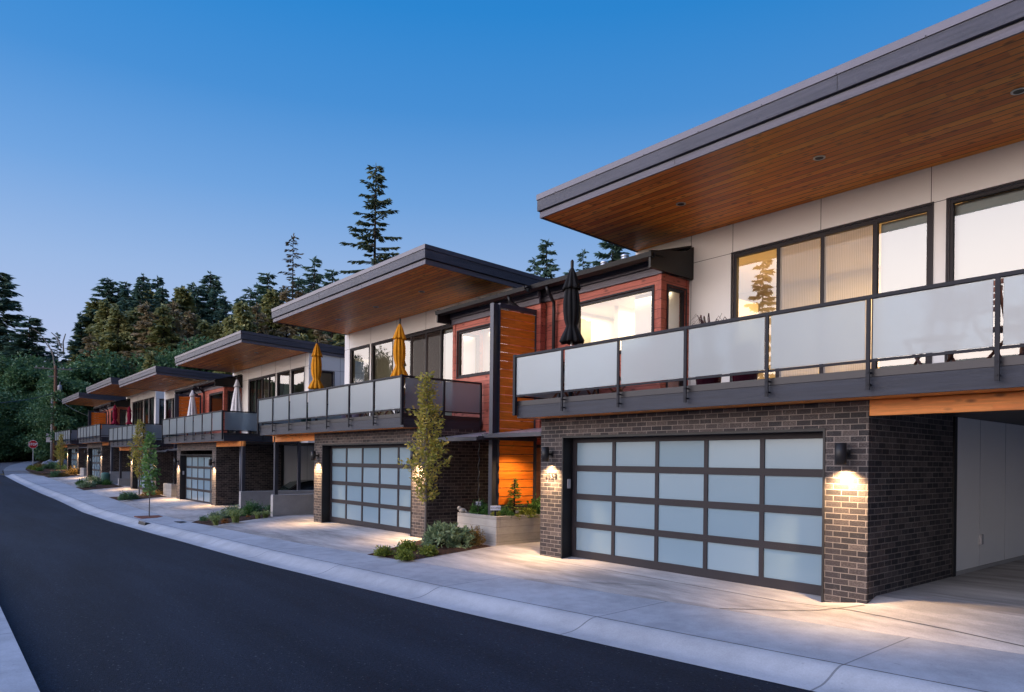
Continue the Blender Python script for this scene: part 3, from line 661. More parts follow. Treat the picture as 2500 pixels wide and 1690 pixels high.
# window dressing that differs from house to house
def dress(k, u0, u1, z0, z1, y, m, name='blind'):
    b = MB(); n = max(2, int((u1-u0)/.06))
    for i in range(n):
        a = u0+(u1-u0)*i/n; c = u0+(u1-u0)*(i+1)/n
        o = .012*(i % 2) if 'curtain' in name else 0; q = .012*((i+1) % 2) if 'curtain' in name else 0
        b.add([(a, y+o, z0), (c, y+q, z0), (c, y+q, z1), (a, y+o, z1)], [(0, 1, 2, 3)])
    b.obj(name, m, units[k])
dress(1, 5.275, 5.985, 2.93, 5.51, 2.566, M['sheer'], 'insect_screen'); dress(1, 6.065, 6.83, 2.93, 5.51, 2.566, M['sheer'], 'insect_screen')
dress(2, 5.275, 5.985, 2.93, 5.51, 2.566, M['sheer_dark'], 'insect_screen'); dress(2, 6.065, 6.83, 2.93, 5.51, 2.566, M['sheer_dark'], 'insect_screen')
dress(1, 6.91, 7.62, 2.9, 5.54, 2.70, M['blind']); dress(1, 7.95, 9.25, 3.02, 5.56, 2.70, M['blind']); dress(1, 9.48, 10.78, 3.02, 5.56, 2.70, M['blind'])
dress(2, 4.42, 5.19, 2.9, 5.52, 2.70, M['blind']); dress(2, 5.28, 5.5, 2.9, 5.52, 2.80, M['curtain_brown'], 'curtain'); dress(2, 6.5, 7.62, 2.9, 5.52, 2.80, M['curtain_dark'], 'curtain')
for k in (3, 4, 5, 6):
    dress(k, 4.42, 5.3, 2.9, 5.54, 2.75, M['curtain_dark'] if k % 2 else M['curtain_brown'], 'curtain'); dress(k, 5.4, 6.8, 2.9, 5.54, 2.75, M['curtain_brown'], 'curtain')
    dress(k, 7.95, 9.25, 3.02, 5.56, 2.80, M['curtain_dark'], 'curtain')
for k in (5,):
    b = MB(); b.add([(11.12, 2.85, 2.95), (11.12, 3.57, 2.95), (11.12, 3.57, 5.4), (11.12, 2.85, 5.4)], [(0, 1, 2, 3)]); b.obj('blind', M['curtain_teal'], units[k])
room_light(units[1], (2.2, 3.2, 5.15), 1.5, 1.5, 85); room_light(units[1], (5.5, 4.3, 5.7), 3, 1.5, 190, (1, .60, .24))
room_light(units[1], (.6, 3.0, 5.15), .6, 1.5, 25); room_light(units[2], (2.2, 3.2, 5.15), 1.5, 1.5, 60); room_light(units[2], (.6, 3.0, 5.15), .6, 1.5, 30, (1, .62, .2))
room_light(units[2], (9.4, 4.3, 5.7), 2, 1.5, 5)
spot('entry_spot', units[1], (.62, .75, 2.22), 150, R_(130), .7, .04, (0, R_(-6), 0), (1, .62, .28))
# framed picture in the second house's corner room
pf = MB().frame(.62, .98, 4.02, 4.42, .03, 2.30, 2.33).obj('picture_frame', M['black'], units[2]); MB().box(.65, .95, 2.31, 2.32, 4.05, 4.39).obj('print', M['paper'], pf)
MB().box(.74, .86, 2.302, 2.309, 4.17, 4.26).obj('print_detail', M['art'], pf); MB().box(.5, 1.09, 2.34, 2.40, 2.8, 5.2).obj('room_pier', M['paper'], units[2])
# house number on the nearest house
nm = Matrix.Translation((2.23, -.006, 1.465)) @ Matrix.Rotation(R_(90), 4, 'X')
text_mesh('2558', .155, .005, M['black'], 'house_number', units[1], nm, 1.05)
# roof vents on the wing of the first pair
for (px, py) in ((1475, 650), (1526, 634)):
    p = None
    for i in range(60):
        Y = 11.5+i*.1; d = Y/(_F.y+_R.y*((px-1250)/FP)-_U.y*((py-CYP)/FP)); q = at(px, py, d)
        if q.z > 5.61+(Y-8.86-1.3)*.2878+.22: p = q
    p = p or q
    zr = 5.61+(p.y-8.86-1.3)*.2878
    v = MB().lathe([(.07, zr-p.z-.05), (.07, .0), (.13, .0), (.13, .05), (.11, .055), (.11, .075), (.13, .08), (.13, .15), (.02, .17)], (0, 0, 0), 18)
    o = v.obj('roof_vent', M['galv'], units[1], True); o.location = (p.x+11.84, p.y-8.86, p.z)
# brick chimney mass between the second and third house
cw = empty('chimney_wall', (-24.6, 13.6, 0)); MB().box(-1.4, 1.55, 0, .3, -.5, 6.45).obj('brick_face', M['brick'], cw); MB().box(-1.43, 1.58, -.03, .33, 6.452, 6.52).obj('cap', M['flash_dark'], cw)
tag(cw, 'dark brick wall rising in the gap between second and third townhouse', 'brick wall')

# slatted privacy screens, one per pair
def make_screen():
    r = empty('privacy_screen', (-11.84, 8.86, 0))
    f = MB(); f.box(-.06, .06, .30, .312, -.4, 5.08); f.box(-.06, .06, .478, .49, -.4, 5.08); f.box(-.008, .008, .312, .478, -.4, 5.08)
    f.box(-.05, .05, .49, 1.56, 5.0, 5.10); f.box(-.05, .05, 1.50, 1.56, .3, 5.0); f.box(-.06, .06, .49, 1.60, .72, .77)
    f.obj('steel_frame', M['steel'], r)
    s = MB(); z = .80; k = 0
    while z < 4.98:
        s.box(-.022-.004*(k % 3), .022, .50, 1.49, z, min(z+.168, 4.99)); z += .182; k += 1
    s.obj('cedar_slats', M['slat'], r); return r
sc1 = make_screen(); tag(sc1, 'tall glowing orange slatted screen above the planter with the OCCUPIED sign', 'privacy screen', 'slatted privacy screens at the entries')
for (k, lab) in ((3, 'orange slatted screen behind the white umbrella of the middle townhouse'), (5, 'small far orange slatted screen beside the crimson umbrella')):
    c = copy_tree(sc1); c.location = (-11.84+UP[k][0], 8.86+UP[k][1]+.05, UP[k][3]); tag(c, lab)

# ------------------------------------------------------------------ ground surfaces
def lerp(t, x):
    for i in range(len(t)-1):
        if x <= t[i+1][0] or i == len(t)-2:
            a, b = t[i], t[i+1]; f = (x-a[0])/(b[0]-a[0]); return a[1]+(b[1]-a[1])*f
GZ = [(-140, 2.2), (-70, .42), (-59, .16), (-47, -.08), (-34, -.27), (-28, -.22), (-19, -.06), (-12, 0.0), (40, 0.0)]
def gz(x): return lerp(GZ, x)
RE = [(-76, 4.7), (-62, 4.75), (-50, 4.85), (-43, 4.98), (-28, 4.92), (-20, 4.88), (-13.4, 5.04), (-9.46, 5.38), (-6.49, 5.70), (-4.3, 6.02), (-3.1, 6.18), (0, 6.62), (4, 7.2), (14, 8.9)]
SW = [(-76, 6.9), (-47, 6.95), (-39, 7.0), (-28, 6.55), (-22, 6.35), (-16.7, 6.35), (-12, 6.85), (-8.34, 7.32), (-4.59, 8.03), (-2.2, 8.5), (0, 8.9), (4, 9.6), (14, 11.4)]
def smooth(t):  # resample by averaging
    return lambda x: sum(lerp(t, x+d) for d in (-2, -1, 0, 1, 2))/5
reY, swY = smooth(RE), smooth(SW)
XS = [14-.5*i for i in range(170)]       # 14 .. -75.5
def strip(name, fa, fb, m, ny=4, mid=None):
    """grid between two curves fa(x)->(y,z) and fb(x); mid(x,t)->extra z"""
    b = MB(); uv = []; L = 0; prev = None
    for i, x in enumerate(XS):
        (ya, za), (yb, zb) = fa(x), fb(x)
        if prev is not None: L += math.hypot(x-prev[0], ya-prev[1])
        prev = (x, ya)
        for j in range(ny+1):
            t = j/ny; z = za+(zb-za)*t+(mid(x, t) if mid else 0); y = ya+(yb-ya)*t
            b.v.append((x, y, z)); uv.append((L, y))
    n = ny+1
    for i in range(len(XS)-1):
        for j in range(ny): b.f.append((i*n+j, i*n+j+1, (i+1)*n+j+1, (i+1)*n+j))
    o = b.obj(name, m); o['kind'] = 'structure'; me = o.data; ul = me.uv_layers.new(name='uv')
    for l in me.loops: ul.data[l.index].uv = uv[l.vertex_index]
    me.polygons.foreach_set('use_smooth', [True]*len(me.polygons)); return o
strip('road', lambda x: (.71, gz(x)-.30), lambda x: (reY(x), gz(x)-.315), M['asphalt'], 6, lambda x, t: .05*math.sin(math.pi*t))
def kerb_z(x, t):
    prof = [(0, 0), (.35, .012), (.55, .05), (.75, .105), (.9, .128), (1, .13)]
    return lerp(prof, t)-t*.13
strip('kerb', lambda x: (reY(x)-.01, gz(x)-.31), lambda x: (reY(x)+.60, gz(x)-.18), M['kerb'], 10, kerb_z)
strip('sidewalk', lambda x: (reY(x)+.622, gz(x)-.181), lambda x: (swY(x), gz(x)-.15), M['sidewalk'], 3)
def dz(x): 
    b = 0
    for k in (1,): b = max(b, .115*min(1, max(0, (x+4.45)/.5)))
    return gz(x)+b
drv = strip('driveway', lambda x: (swY(x)+.012, gz(x)-.152), lambda x: (9.12, dz(x)), M['driveway'], 6)
strip('ground_slab', lambda x: (9.12, dz(x)), lambda x: (18.5, dz(x)+.0), M['driveway'], 3)
strip('far_sidewalk', lambda x: (-1.6, gz(x)-.16), lambda x: (.70, gz(x)-.16), M['sidewalk'], 3)
b = MB()
for i in range(len(XS)-1):
    a, c = XS[i], XS[i+1]; b.add([(a, .70, gz(a)-.16), (c, .70, gz(c)-.16), (c, .725, gz(c)-.33), (a, .725, gz(a)-.33)], [(0, 1, 2, 3)])
struct('far_kerb', b, M['kerb'])
b = MB(); gr_n = 0     # dark joint lines scored in the driveways
def joint(p, q, w=.008):
    p, q = Vector(p), Vector(q); d = (q-p).normalized(); s_ = Vector((-d.y, d.x, 0))*w
    n = 8
    def drape(v):
        x, y = v.x, v.y; f = min(1, max(0, (y-swY(x))/(9.12-swY(x)))); return (x, y, gz(x)-.152+(dz(x)-gz(x)+.152)*f+.004)
    for i in range(n):
        a = p.lerp(q, i/n); c = p.lerp(q, (i+1)/n); b.add([drape(a-s_), drape(c-s_), drape(c+s_), drape(a+s_)], [(0, 1, 2, 3)])
joint((-3.9, 8.8, 0), (-5.35, 7.92, 0)); joint((-9.9, 8.62, 0), (-2, 8.62, 0), .006); joint((-8.6, 7.35, 0), (-6.7, 8.3, 0), .005)
for x in (-17, -20.2, -31.5, -35, -47, -57): joint((x, swY(x)+.05, 0), (x+.2, 8.9, 0))
struct('driveway_joints', b, simple('dark_joint', (.09, .085, .08), .9), None)

# ---- terrain: one big sheet out to the horizon
def terr(x, y):
    D = -.7717*x+.636*y
    base = gz(max(-70, min(12, x)))-.55 if x > -71 else -.33+.037*(D-60)
    if x <= -71: base = .44+.037*(D-60)-.12
    up = 0
    if y > 20: up += min(26, (y-20)*.16)
    if x < -96: up += min(26, max(0, (-x-100+max(0, (y-10))*.2))*.16)
    if y < -6: base -= .1; up += min(4, (-y-6)*.05)
    return base+up
b = MB(); gx = [-900, -600, -400, -300, -230]+[-190+4*i for i in range(0, 26)]+[-86+3*i for i in range(0, 41)]+[60, 120, 300, 900]
gy = [-900, -400, -200, -100, -60]+[-40+4*i for i in range(10)]+[0+2.5*i for i in range(0, 28)]+[76, 84, 94, 106, 120, 150, 200, 300, 500, 900]
gx = sorted(set(gx)); gy = sorted(set(gy)); ng = len(gy)
for x in gx:
    for y in gy:
        z = terr(x, y)
        if -71 < x < 15 and -2 < y < 19: z = gz(x)-.75
        b.v.append((x, y, z))
for i in range(len(gx)-1):
    for j in range(ng-1): b.f.append((i*ng+j, i*ng+j+1, (i+1)*ng+j+1, (i+1)*ng+j))
struct('ground', b, M['terrain'], None, True)
def far_z(x, y): return .44+.037*((-.7717*x+.636*y)-60)
# crossing road and rounded corner pavement at the far end
def gpt(px, py, lift=0):
    D = 60.
    for _ in range(40):
        q = at(px, py, D); zz = far_z(q.x, q.y)+lift; hor = H-(q.z-H)*0
        # move along ray so that z matches
        s_ = (q.z-H)/D; g_ = .037
        D = (H-(.44-.037*60+lift))/(g_-s_) if abs(g_-s_) > 1e-5 else D
    q = at(px, py, D); return Vector((q.x, q.y, far_z(q.x, q.y)+lift))
b = MB(); near = [(-90, 1166), (-40, 1156), (5, 1151), (20, 1140), (45, 1133), (75, 1128.5), (105, 1126), (135, 1121.5), (165, 1117)]; far_ = [(-90, 1137), (-40, 1133), (0, 1130.5), (20, 1128.6), (45, 1125.5), (75, 1121), (105, 1116), (135, 1111.5), (165, 1107.5)]
A = [gpt(*p, -.02) for p in near]; B = [gpt(*p, -.02) for p in far_]
A.append(A[-1]+(A[-1]-A[-2])*1.5); B.append(B[-1]+(B[-1]-B[-2])*1.5)
for i in range(len(A)-1): b.add([A[i], A[i+1], B[i+1], B[i]], [(0, 1, 2, 3)])
a0 = [(-75.4, .71), (-75.4, 4.8)]
b.add([(-70.4, -3, gz(-70.4)-.33), (-70.4, .71, gz(-70.4)-.30), (-70.4, 4.75, gz(-70.4)-.31), A[2], A[1], A[0]], [(0, 1, 2, 3, 4, 5)])
struct('crossing_road', b, M['asphalt_far'])
outer = [(75.5, 4.7)]
b = MB(); O_ = [(132, 1210), (66, 1177), (30, 1161), (8.5, 1150), (9, 1147), (14, 1142), (24, 1136.5), (40, 1132), (58, 1128), (76, 1125.2), (90, 1124.6), (103, 1124.8)]
I_ = [(180, 1186), (130, 1169), (88, 1157), (66, 1149.5), (62, 1147), (63, 1144), (66, 1141), (71, 1138), (78, 1134.5), (86, 1131), (95, 1127.5), (103, 1125.2)]
for i in range(3, len(O_)-1):
    p, q, r, s_ = gpt(*O_[i], .12), gpt(*O_[i+1], .12), gpt(*I_[i+1], .12), gpt(*I_[i], .12)
    b.add([p, q, r, s_], [(0, 1, 2, 3)]); b.add([p, q, q-Vector((0, 0, .3)), p-Vector((0, 0, .3))], [(0, 1, 2, 3)])
p3, s3 = gpt(*O_[3], .12), gpt(*I_[3], .12); xe = -70.45
b.add([p3, s3, (xe, swY(xe), gz(xe)-.152), (xe, reY(xe), gz(xe)-.30)], [(0, 1, 2, 3)])
struct('corner_pavement', b, M['sidewalk'])

# planting beds (mulch) cut into the driveways
def bed(pts, lift=.02, name='planting_bed', peak=.05):
    b = MB(); P = [Vector((x, y, 0)) for x, y in pts]; c = sum(P, Vector())/len(P)
    def dr(v, h):
        x, y = v.x, v.y; f = min(1, max(0, (y-swY(x))/(9.12-swY(x)))); return (x, y, gz(x)-.152+(gz(x)-gz(x)+.152)*f+h)
    N_ = []
    for i in range(len(P)):
        a, d = P[i], P[(i+1) % len(P)]
        for k in range(4): N_.append(a.lerp(d, k/4))
    n = len(N_); b.v += [dr(v, .006) for v in N_]+[dr(v.lerp(c, .12), lift+.01) for v in N_]+[dr(v.lerp(c, .6), peak) for v in N_]+[dr(c, peak+.01)]
    for i in range(n):
        j = (i+1) % n; b.f += [(i, j, n+j, n+i), (n+i, n+j, 2*n+j, 2*n+i), (2*n+i, 2*n+j, 3*n)]
    struct(name, b, M['mulch'])
bed([(-12.65, 6.72), (-11.42, 6.88), (-11.42, 8.9), (-12.78, 8.9), (-12.8, 9.1), (-13.75, 9.1)])
bed([(-23.4, 6.32), (-21.6, 6.42), (-22.75, 8.6), (-22.8, 13), (-27.9, 13), (-27.9, 9.3)])
bed([(-40.6, 7.02), (-38.0, 7.0), (-37.9, 9.1), (-39.9, 9.1)])
bed([(-50.5, 6.92), (-47.4, 6.92), (-47.9, 9.1), (-53.3, 9.1)])
bed([(-66.0, 6.9), (-63.2, 6.9), (-63.0, 9.0), (-65.0, 9.0)])
b = MB(); bp = [gpt(*p, .10) for p in [(92, 1156), (66, 1149.5), (62, 1147), (63, 1144), (66, 1141), (71, 1138), (78, 1134.5), (86, 1131), (95, 1127.8), (103, 1125.6), (125, 1127), (150, 1132), (165, 1150), (150, 1156)]]
b.add(bp, [tuple(range(len(bp)))]); struct('corner_bed', b, M['mulch'])

# ------------------------------------------------------------------ vegetation
rnd = random.Random(7)
def leaf_cloud(pts, dirs, size, asp, rs, jitter=1.0, fold=False):
    """numpy: one rhombic leaf per point. dirs: leaf axis directions"""
    n = len(pts); pts = np.asarray(pts); d = np.asarray(dirs)+rs.normal(0, .35*jitter, (n, 3)); d /= np.linalg.norm(d, axis=1)[:, None]+1e-9
    r = rs.normal(0, 1, (n, 3)); s = np.cross(d, r); s /= np.linalg.norm(s, axis=1)[:, None]+1e-9
    L = size*(.6+.8*rs.random(n))[:, None]; w = L*asp
    v = np.stack([pts, pts+d*L*.5+s*w*.5, pts+d*L, pts+d*L*.5-s*w*.5], 1).reshape(-1, 3)
    return v
def quads_mesh(name, v, m):
    n = len(v)//4; me = bpy.data.meshes.new(name); me.vertices.add(len(v)); me.vertices.foreach_set('co', v.astype(np.float32).ravel())
    me.loops.add(4*n); me.loops.foreach_set('vertex_index', np.arange(4*n, dtype=np.int32)); me.polygons.add(n)
    me.polygons.foreach_set('loop_start', np.arange(0, 4*n, 4, dtype=np.int32)); me.polygons.foreach_set('loop_total', np.full(n, 4, dtype=np.int32))
    me.materials.append(m); me.update(calc_edges=True); me.validate(); return me
def mobj(name, me, parent=None):
    o = bpy.data.objects.new(name, me); C.objects.link(o)
    if parent is not None: o.parent = parent
    return o
def conifer(h, r, seed, m, n_br=110, tuft=.42, sparse=0, lean=0, start=.12, droop=.35, dens=26, bark='bark_dark', one_side=0, power=.85, leafasp=.16):
    rs = np.random.RandomState(seed); t = MB(); P = []; Dd = []
    tip = lambda z: Vector((lean*h*(z/h)**2, 0, z))
    t.tube([tip(h*k/10) for k in range(11)], [max(.015, (h*.011)*(1-k/10)+.01) for k in range(11)], 7)
    for i in range(n_br):
        f = start+(1-start)*(i/n_br)**power; z = h*f
        L = r*(1-f)**.82*(.55+.6*rs.rand())+h*.012
        if rs.rand() < sparse: L *= .35
        a = rs.rand()*6.283
        if one_side: L *= 1+one_side*math.cos(a)
        rise = (.45*(f-.35)); o = tip(z); K = 7; pts = []
        for k in range(K+1):
            u_ = k/K; pts.append(Vector((o.x+math.cos(a)*L*u_, o.y+math.sin(a)*L*u_, o.z+L*(rise*u_-droop*u_*u_*(1-f*.5)+ (.12*u_**3)))))
        t.tube([pts[0], pts[3], pts[K]], [h*.0022+.01, h*.0015+.006, .004], 3, False)
        nd = max(5, int(dens*L/r*2.0+5))
        for _ in range(nd):
            u_ = rs.rand()**.75; q = pts[int(u_*K)].lerp(pts[min(K, int(u_*K)+1)], u_*K-int(u_*K))
            side = rs.choice([-1, 1]); sp = Vector((-math.sin(a), math.cos(a), 0))*side*(.9*(1-.35*u_))
            fw = Vector((math.cos(a), math.sin(a), 0))*.8; dn = Vector((0, 0, -.28-.3*rs.rand()))
            P.append(q); Dd.append(sp+fw+dn)
            P.append(q+(sp+fw)*tuft*.35); Dd.append(sp*.5+fw+dn)
    # leader
    for _ in range(14): P.append(tip(h*(.96+.04*rs.rand()))); Dd.append((rs.normal()*.5, rs.normal()*.5, .6))
    v = leaf_cloud([tuple(p) for p in P], [tuple(d) for d in Dd], tuft, leafasp*2, rs, .5)
    return t.mesh('trunk', M[bark]), quads_mesh('needles', v, m)
def broad(h, r, seed, m, n=5200, leaf=.34, lobes=26, trunk_h=.3, bark='bark_dark', asp=.7, zs=.75, shape='round'):
    rs = np.random.RandomState(seed); t = MB(); Cn = []
    t.tube([(0, 0, 0), (.05*r, 0, h*.3), (0, .05*r, h*.7)], [h*.018+.03, h*.013+.02, h*.004+.01], 7)
    for i in range(lobes):
        a = rs.rand()*6.283; zz = trunk_h+(1-trunk_h)*rs.rand()**.8
        if shape == 'round': rr = r*math.sqrt(max(0, 1-((zz-.55)/.56)**2))*(.35+.6*rs.rand())
        elif shape == 'cone': rr = r*(1.05-zz)*(.5+.6*rs.rand())
        else: rr = r*(.85-.75*max(0, zz-.35)**1.2/.55)*(.3+.7*rs.rand())*min(1, (zz-trunk_h)*6+.35)
        c = Vector((math.cos(a)*rr, math.sin(a)*rr, h*zz)); Cn.append((c, r*(.20+.22*rs.rand())))
        t.tube([(0, 0, c.z*.75), c*.6+Vector((0, 0, c.z*.36)), c], [h*.005+.012, h*.003+.006, .006], 4, False)
    Cn.append((Vector((0, 0, h*.93)), r*.22))
    P = []; Dd = []; per = n//len(Cn)
    for c, cr in Cn:
        q = rs.normal(0, 1, (per, 3)); q /= np.linalg.norm(q, axis=1)[:, None]; q = q*(rs.rand(per)**.45)[:, None]*cr*np.array([1, 1, zs])
        P.append(q+np.array(c)); Dd.append(q/cr+np.array([0, 0, -.2]))
    v = leaf_cloud(np.concatenate(P), np.concatenate(Dd), leaf, asp, rs, 2.0)
    return t.mesh('trunk', M[bark]), quads_mesh('leaves', v, m)
PROTO = {
 'fir_a': conifer(20, 3.9, 1, M['fir'], 165, .46, dens=46), 'fir_b': conifer(20, 3.2, 2, M['fir'], 150, .42, .15, dens=44), 'fir_c': conifer(20, 4.6, 3, M['fir'], 165, .5, .1, .04, droop=.25, one_side=.25, dens=52),
 'dead': conifer(20, 3.0, 5, M['deadfir'], 90, .34, .45, dens=9, droop=.15), 'thin': conifer(20, 3.3, 6, M['fir'], 110, .38, .35, dens=30),
 'cedar_a': conifer(16, 4.3, 11, M['cedar'], 230, .50, dens=62, start=.03, droop=.42, power=1.0, leafasp=.22), 'cedar_b': conifer(16, 3.7, 12, M['cedar'], 220, .46, .1, dens=60, start=.03, droop=.5, power=1.0, leafasp=.22),
 'broad_a': broad(14, 5.4, 13, M['broad'], 15000, .42, 60, .06, asp=.55), 'broad_b': broad(14, 4.8, 14, M['broad'], 13000, .40, 54, .06, asp=.55),
 'brown': conifer(14, 3.6, 15, M['brown'], 170, .40, .2, dens=40, start=.05, droop=.3, power=1.0, leafasp=.18), 'hedge': broad(5, 3.2, 16, M['hedge'], 9000, .26, 40, .02, asp=.6),
}
H0 = {'fir_a': 20, 'fir_b': 20, 'fir_c': 20, 'dead': 20, 'thin': 20, 'cedar_a': 16, 'cedar_b': 16, 'broad_a': 14, 'broad_b': 14, 'brown': 14, 'hedge': 5}
NM = {'fir_a': 'fir_tree', 'fir_b': 'fir_tree', 'fir_c': 'fir_tree', 'dead': 'bare_fir_tree', 'thin': 'fir_tree', 'cedar_a': 'cedar_tree', 'cedar_b': 'cedar_tree', 'broad_a': 'leafy_tree', 'broad_b': 'leafy_tree', 'brown': 'leafy_tree', 'hedge': 'shrub'}
def plant(kind, px, pytop, D, label, wide=1.0, base=None, rz=None, group='trees behind the townhouses', cat=None, name=None, flip=1):
    q = at(px, pytop, D); zb = terr(q.x, q.y)-.3 if base is None else base
    h = max(1.5, q.z-zb); s = h/H0[kind]
    e = empty(name or NM[kind], (q.x, q.y, zb), rnd.random()*6.28 if rz is None else rz); e.scale = (s*wide, s*wide, s)
    mobj('trunk', PROTO[kind][0], e); mobj('crown', PROTO[kind][1], e)
    tag(e, label, cat or ('shrub' if kind == 'hedge' else 'tree'), group); return e
G1 = 'trees behind the townhouses'
# distinct conifers on the skyline
def side(px): return 'far left' if px < 200 else 'left'
plant('fir_c', 8, 668, 92, 'big fir at the left edge of the photo, its tip highest on that side', 1.6, rz=-.7)
plant('fir_a', 72, 775, 88, 'dense dark fir leaning beside the big left edge fir', 1.9)
plant('thin', 140, 812, 98, 'ragged small fir with a bent flat top above the utility pole', .95, rz=2.2)
plant('fir_b', 175, 830, 104, 'thin fir just right of the bent fir above the utility pole', .8)
plant('thin', 198, 765, 96, 'ragged fir on the rising slope right of the sky gap', 1.0)
plant('fir_c', 242, 683, 98, 'fir with a crooked sideways leaning tip', 1.5, rz=.9)
plant('fir_b', 308, 689, 100, 'narrow fir between the crooked fir and the taller twin firs', .95)
plant('fir_a', 350, 673, 102, 'left one of two tall neighbouring pointed firs', 1.0)
plant('fir_a', 384, 677, 104, 'right one of two tall neighbouring pointed firs', .9, rz=1.3)
plant('fir_b', 444, 699, 104, 'small pointed fir left of the skyline notch above the third roof', .9)
plant('fir_b', 471, 691, 106, 'pointed fir just left of the tallest fir over the third roof', .9, rz=2)
plant('fir_a', 514, 668, 100, 'tall broad fir over the third roof', 1.35, rz=3)
plant('fir_b', 545, 722, 98, 'small fir on the right shoulder of the tall fir over the third roof', .8)
plant('thin', 612, 705, 84, 'dark fir left of the bare tree with open branches', 1.6)
plant('fir_b', 655, 668, 82, 'dark fir touching the left side of the bare tree', 1.3)
plant('dead', 716, 575, 80, 'tall bare sparse tree with hanging twigs above the second roof', 1.05, cat='tree')
plant('thin', 768, 628, 78, 'dark ragged tree right of the bare sparse tree', 1.45, rz=1)
plant('fir_b', 812, 660, 76, 'small fir peeping over the left slope of the second roof', 1.1)
plant('fir_b', 1335, 588, 62, 'pointed fir in the gap between the first and second roof', 1.0, group=G1)
plant('thin', 1305, 632, 64, 'short ragged fir left of the pointed fir in the roof gap', 1.1)
plant('thin', 1424, 612, 66, 'slim fir behind the roof vents', 1.0)
plant('fir_a', 1495, 565, 60, 'full fir half covered by the nearest roof, behind the vents', 1.25)
plant('fir_b', 1395, 660, 66, 'low fir top between the black umbrella and the slim fir', 1.1); plant('fir_b', 1550, 632, 62, 'small fir tip right of the vents under the nearest roof', 1.0)
# hero hemlock with wide sparse limbs
h_ = conifer(26, 5.0, 21, M['fir_hero'], 150, .34, .30, .004, .28, .30, 62, power=.95)
q = at(917, 402, 62); zb = terr(q.x, q.y)
e = empty('hemlock_tree', (q.x, q.y, zb), 2.4); s_ = (q.z-zb)/26; e.scale = (s_*1.2, s_*1.2, s_); mobj('trunk', h_[0], e); mobj('crown', h_[1], e)
tag(e, 'tallest lone conifer with open branches rising above the second roof', 'tree', G1)
# leafy mass on the hillside, each its own tree
KL = {'fir_a': 'dense dark fir', 'fir_b': 'narrow dark fir', 'cedar_a': 'olive cedar', 'cedar_b': 'olive drooping tree', 'broad_a': 'dark green leafy tree', 'broad_b': 'round green tree', 'brown': 'brownish thin conifer'}
ORD = ['first', 'second', 'third', 'fourth', 'fifth', 'sixth', 'seventh', 'eighth', 'ninth', 'tenth', 'eleventh', 'twelfth', 'thirteenth', 'fourteenth', 'fifteenth', 'sixteenth']
def row(line, D0, kinds, step, wide, rowname):
    px = line[0][0]; n = 0
    while px <= line[-1][0]:
        k = kinds[rnd.randrange(len(kinds))]
        plant(k, px+rnd.uniform(-6, 6), lerp(line, px)-20+rnd.uniform(-16, 16), D0+rnd.uniform(-4, 4), f'{KL[k]}, {ORD[n]} from left in the {rowname}', wide*rnd.uniform(.9, 1.15), group='trees, '+rowname)
        px += step; n += 1
row([(-30, 900), (60, 900), (130, 945), (180, 900)], 84, ['broad_a', 'cedar_b', 'brown', 'broad_b'], 36, 1.0, 'upper row above the stop sign')
row([(-30, 990), (60, 985), (150, 975), (200, 950)], 78, ['broad_b', 'broad_a'], 40, 1.0, 'lower row behind the utility pole')
row([(190, 890), (230, 835), (290, 790), (350, 765), (420, 770), (470, 780), (540, 805), (620, 790)], 88, ['cedar_b', 'cedar_a', 'broad_a', 'cedar_a', 'brown'], 34, .95, 'top row behind the far roofs')
row([(180, 945), (300, 890), (420, 880), (560, 885), (700, 870)], 80, ['cedar_a', 'broad_a', 'cedar_b', 'cedar_a', 'broad_b'], 46, 1.05, 'middle row behind the far roofs')
row([(205, 815), (250, 745), (300, 735), (350, 722), (400, 725), (450, 740), (520, 725), (580, 770)], 96, ['fir_a', 'fir_b', 'fir_a', 'cedar_a'], 27, 1.1, 'fir row behind the far roofs')
row([(590, 745), (650, 715), (700, 715), (760, 700), (800, 720), (850, 760)], 86, ['fir_b', 'fir_a', 'brown'], 34, 1.15, 'fir row left of the second roof')
row([(-20, 800), (60, 850), (110, 880), (170, 885)], 95, ['fir_a', 'broad_a', 'fir_b'], 30, 1.2, 'fir row above the stop sign')
row([(560, 790), (600, 765), (660, 738), (720, 745), (790, 745), (860, 790), (920, 800)], 78, ['brown', 'cedar_b', 'brown', 'cedar_a'], 36, .95, 'row behind the second roof')
row([(200, 995), (300, 970), (420, 970)], 76, ['broad_b', 'cedar_a'], 55, .9, 'lowest row behind the far roofs')
row([(690, 840), (800, 835), (900, 835)], 70, ['brown', 'cedar_b'], 45, .95, 'low row under the second roof')
ORD2 = ORD
# undergrowth beyond the crossing road
for i, (px, py, D) in enumerate([(-10, 1050, 84), (25, 1062, 85), (58, 1058, 88), (92, 1066, 90), (122, 1060, 93), (150, 1068, 98), (175, 1075, 100), (5, 1085, 82), (45, 1088, 84), (80, 1086, 88), (112, 1082, 92), (140, 1085, 97), (-30, 1080, 80)]):
    plant('hedge', px, py, D, f'green bush beyond the crossing road, {ORD2[i]} of the thicket', 1.4, base=far_z(*at(px, py, D).xy)-.3, group='bushes beyond the crossing road', name='bush')
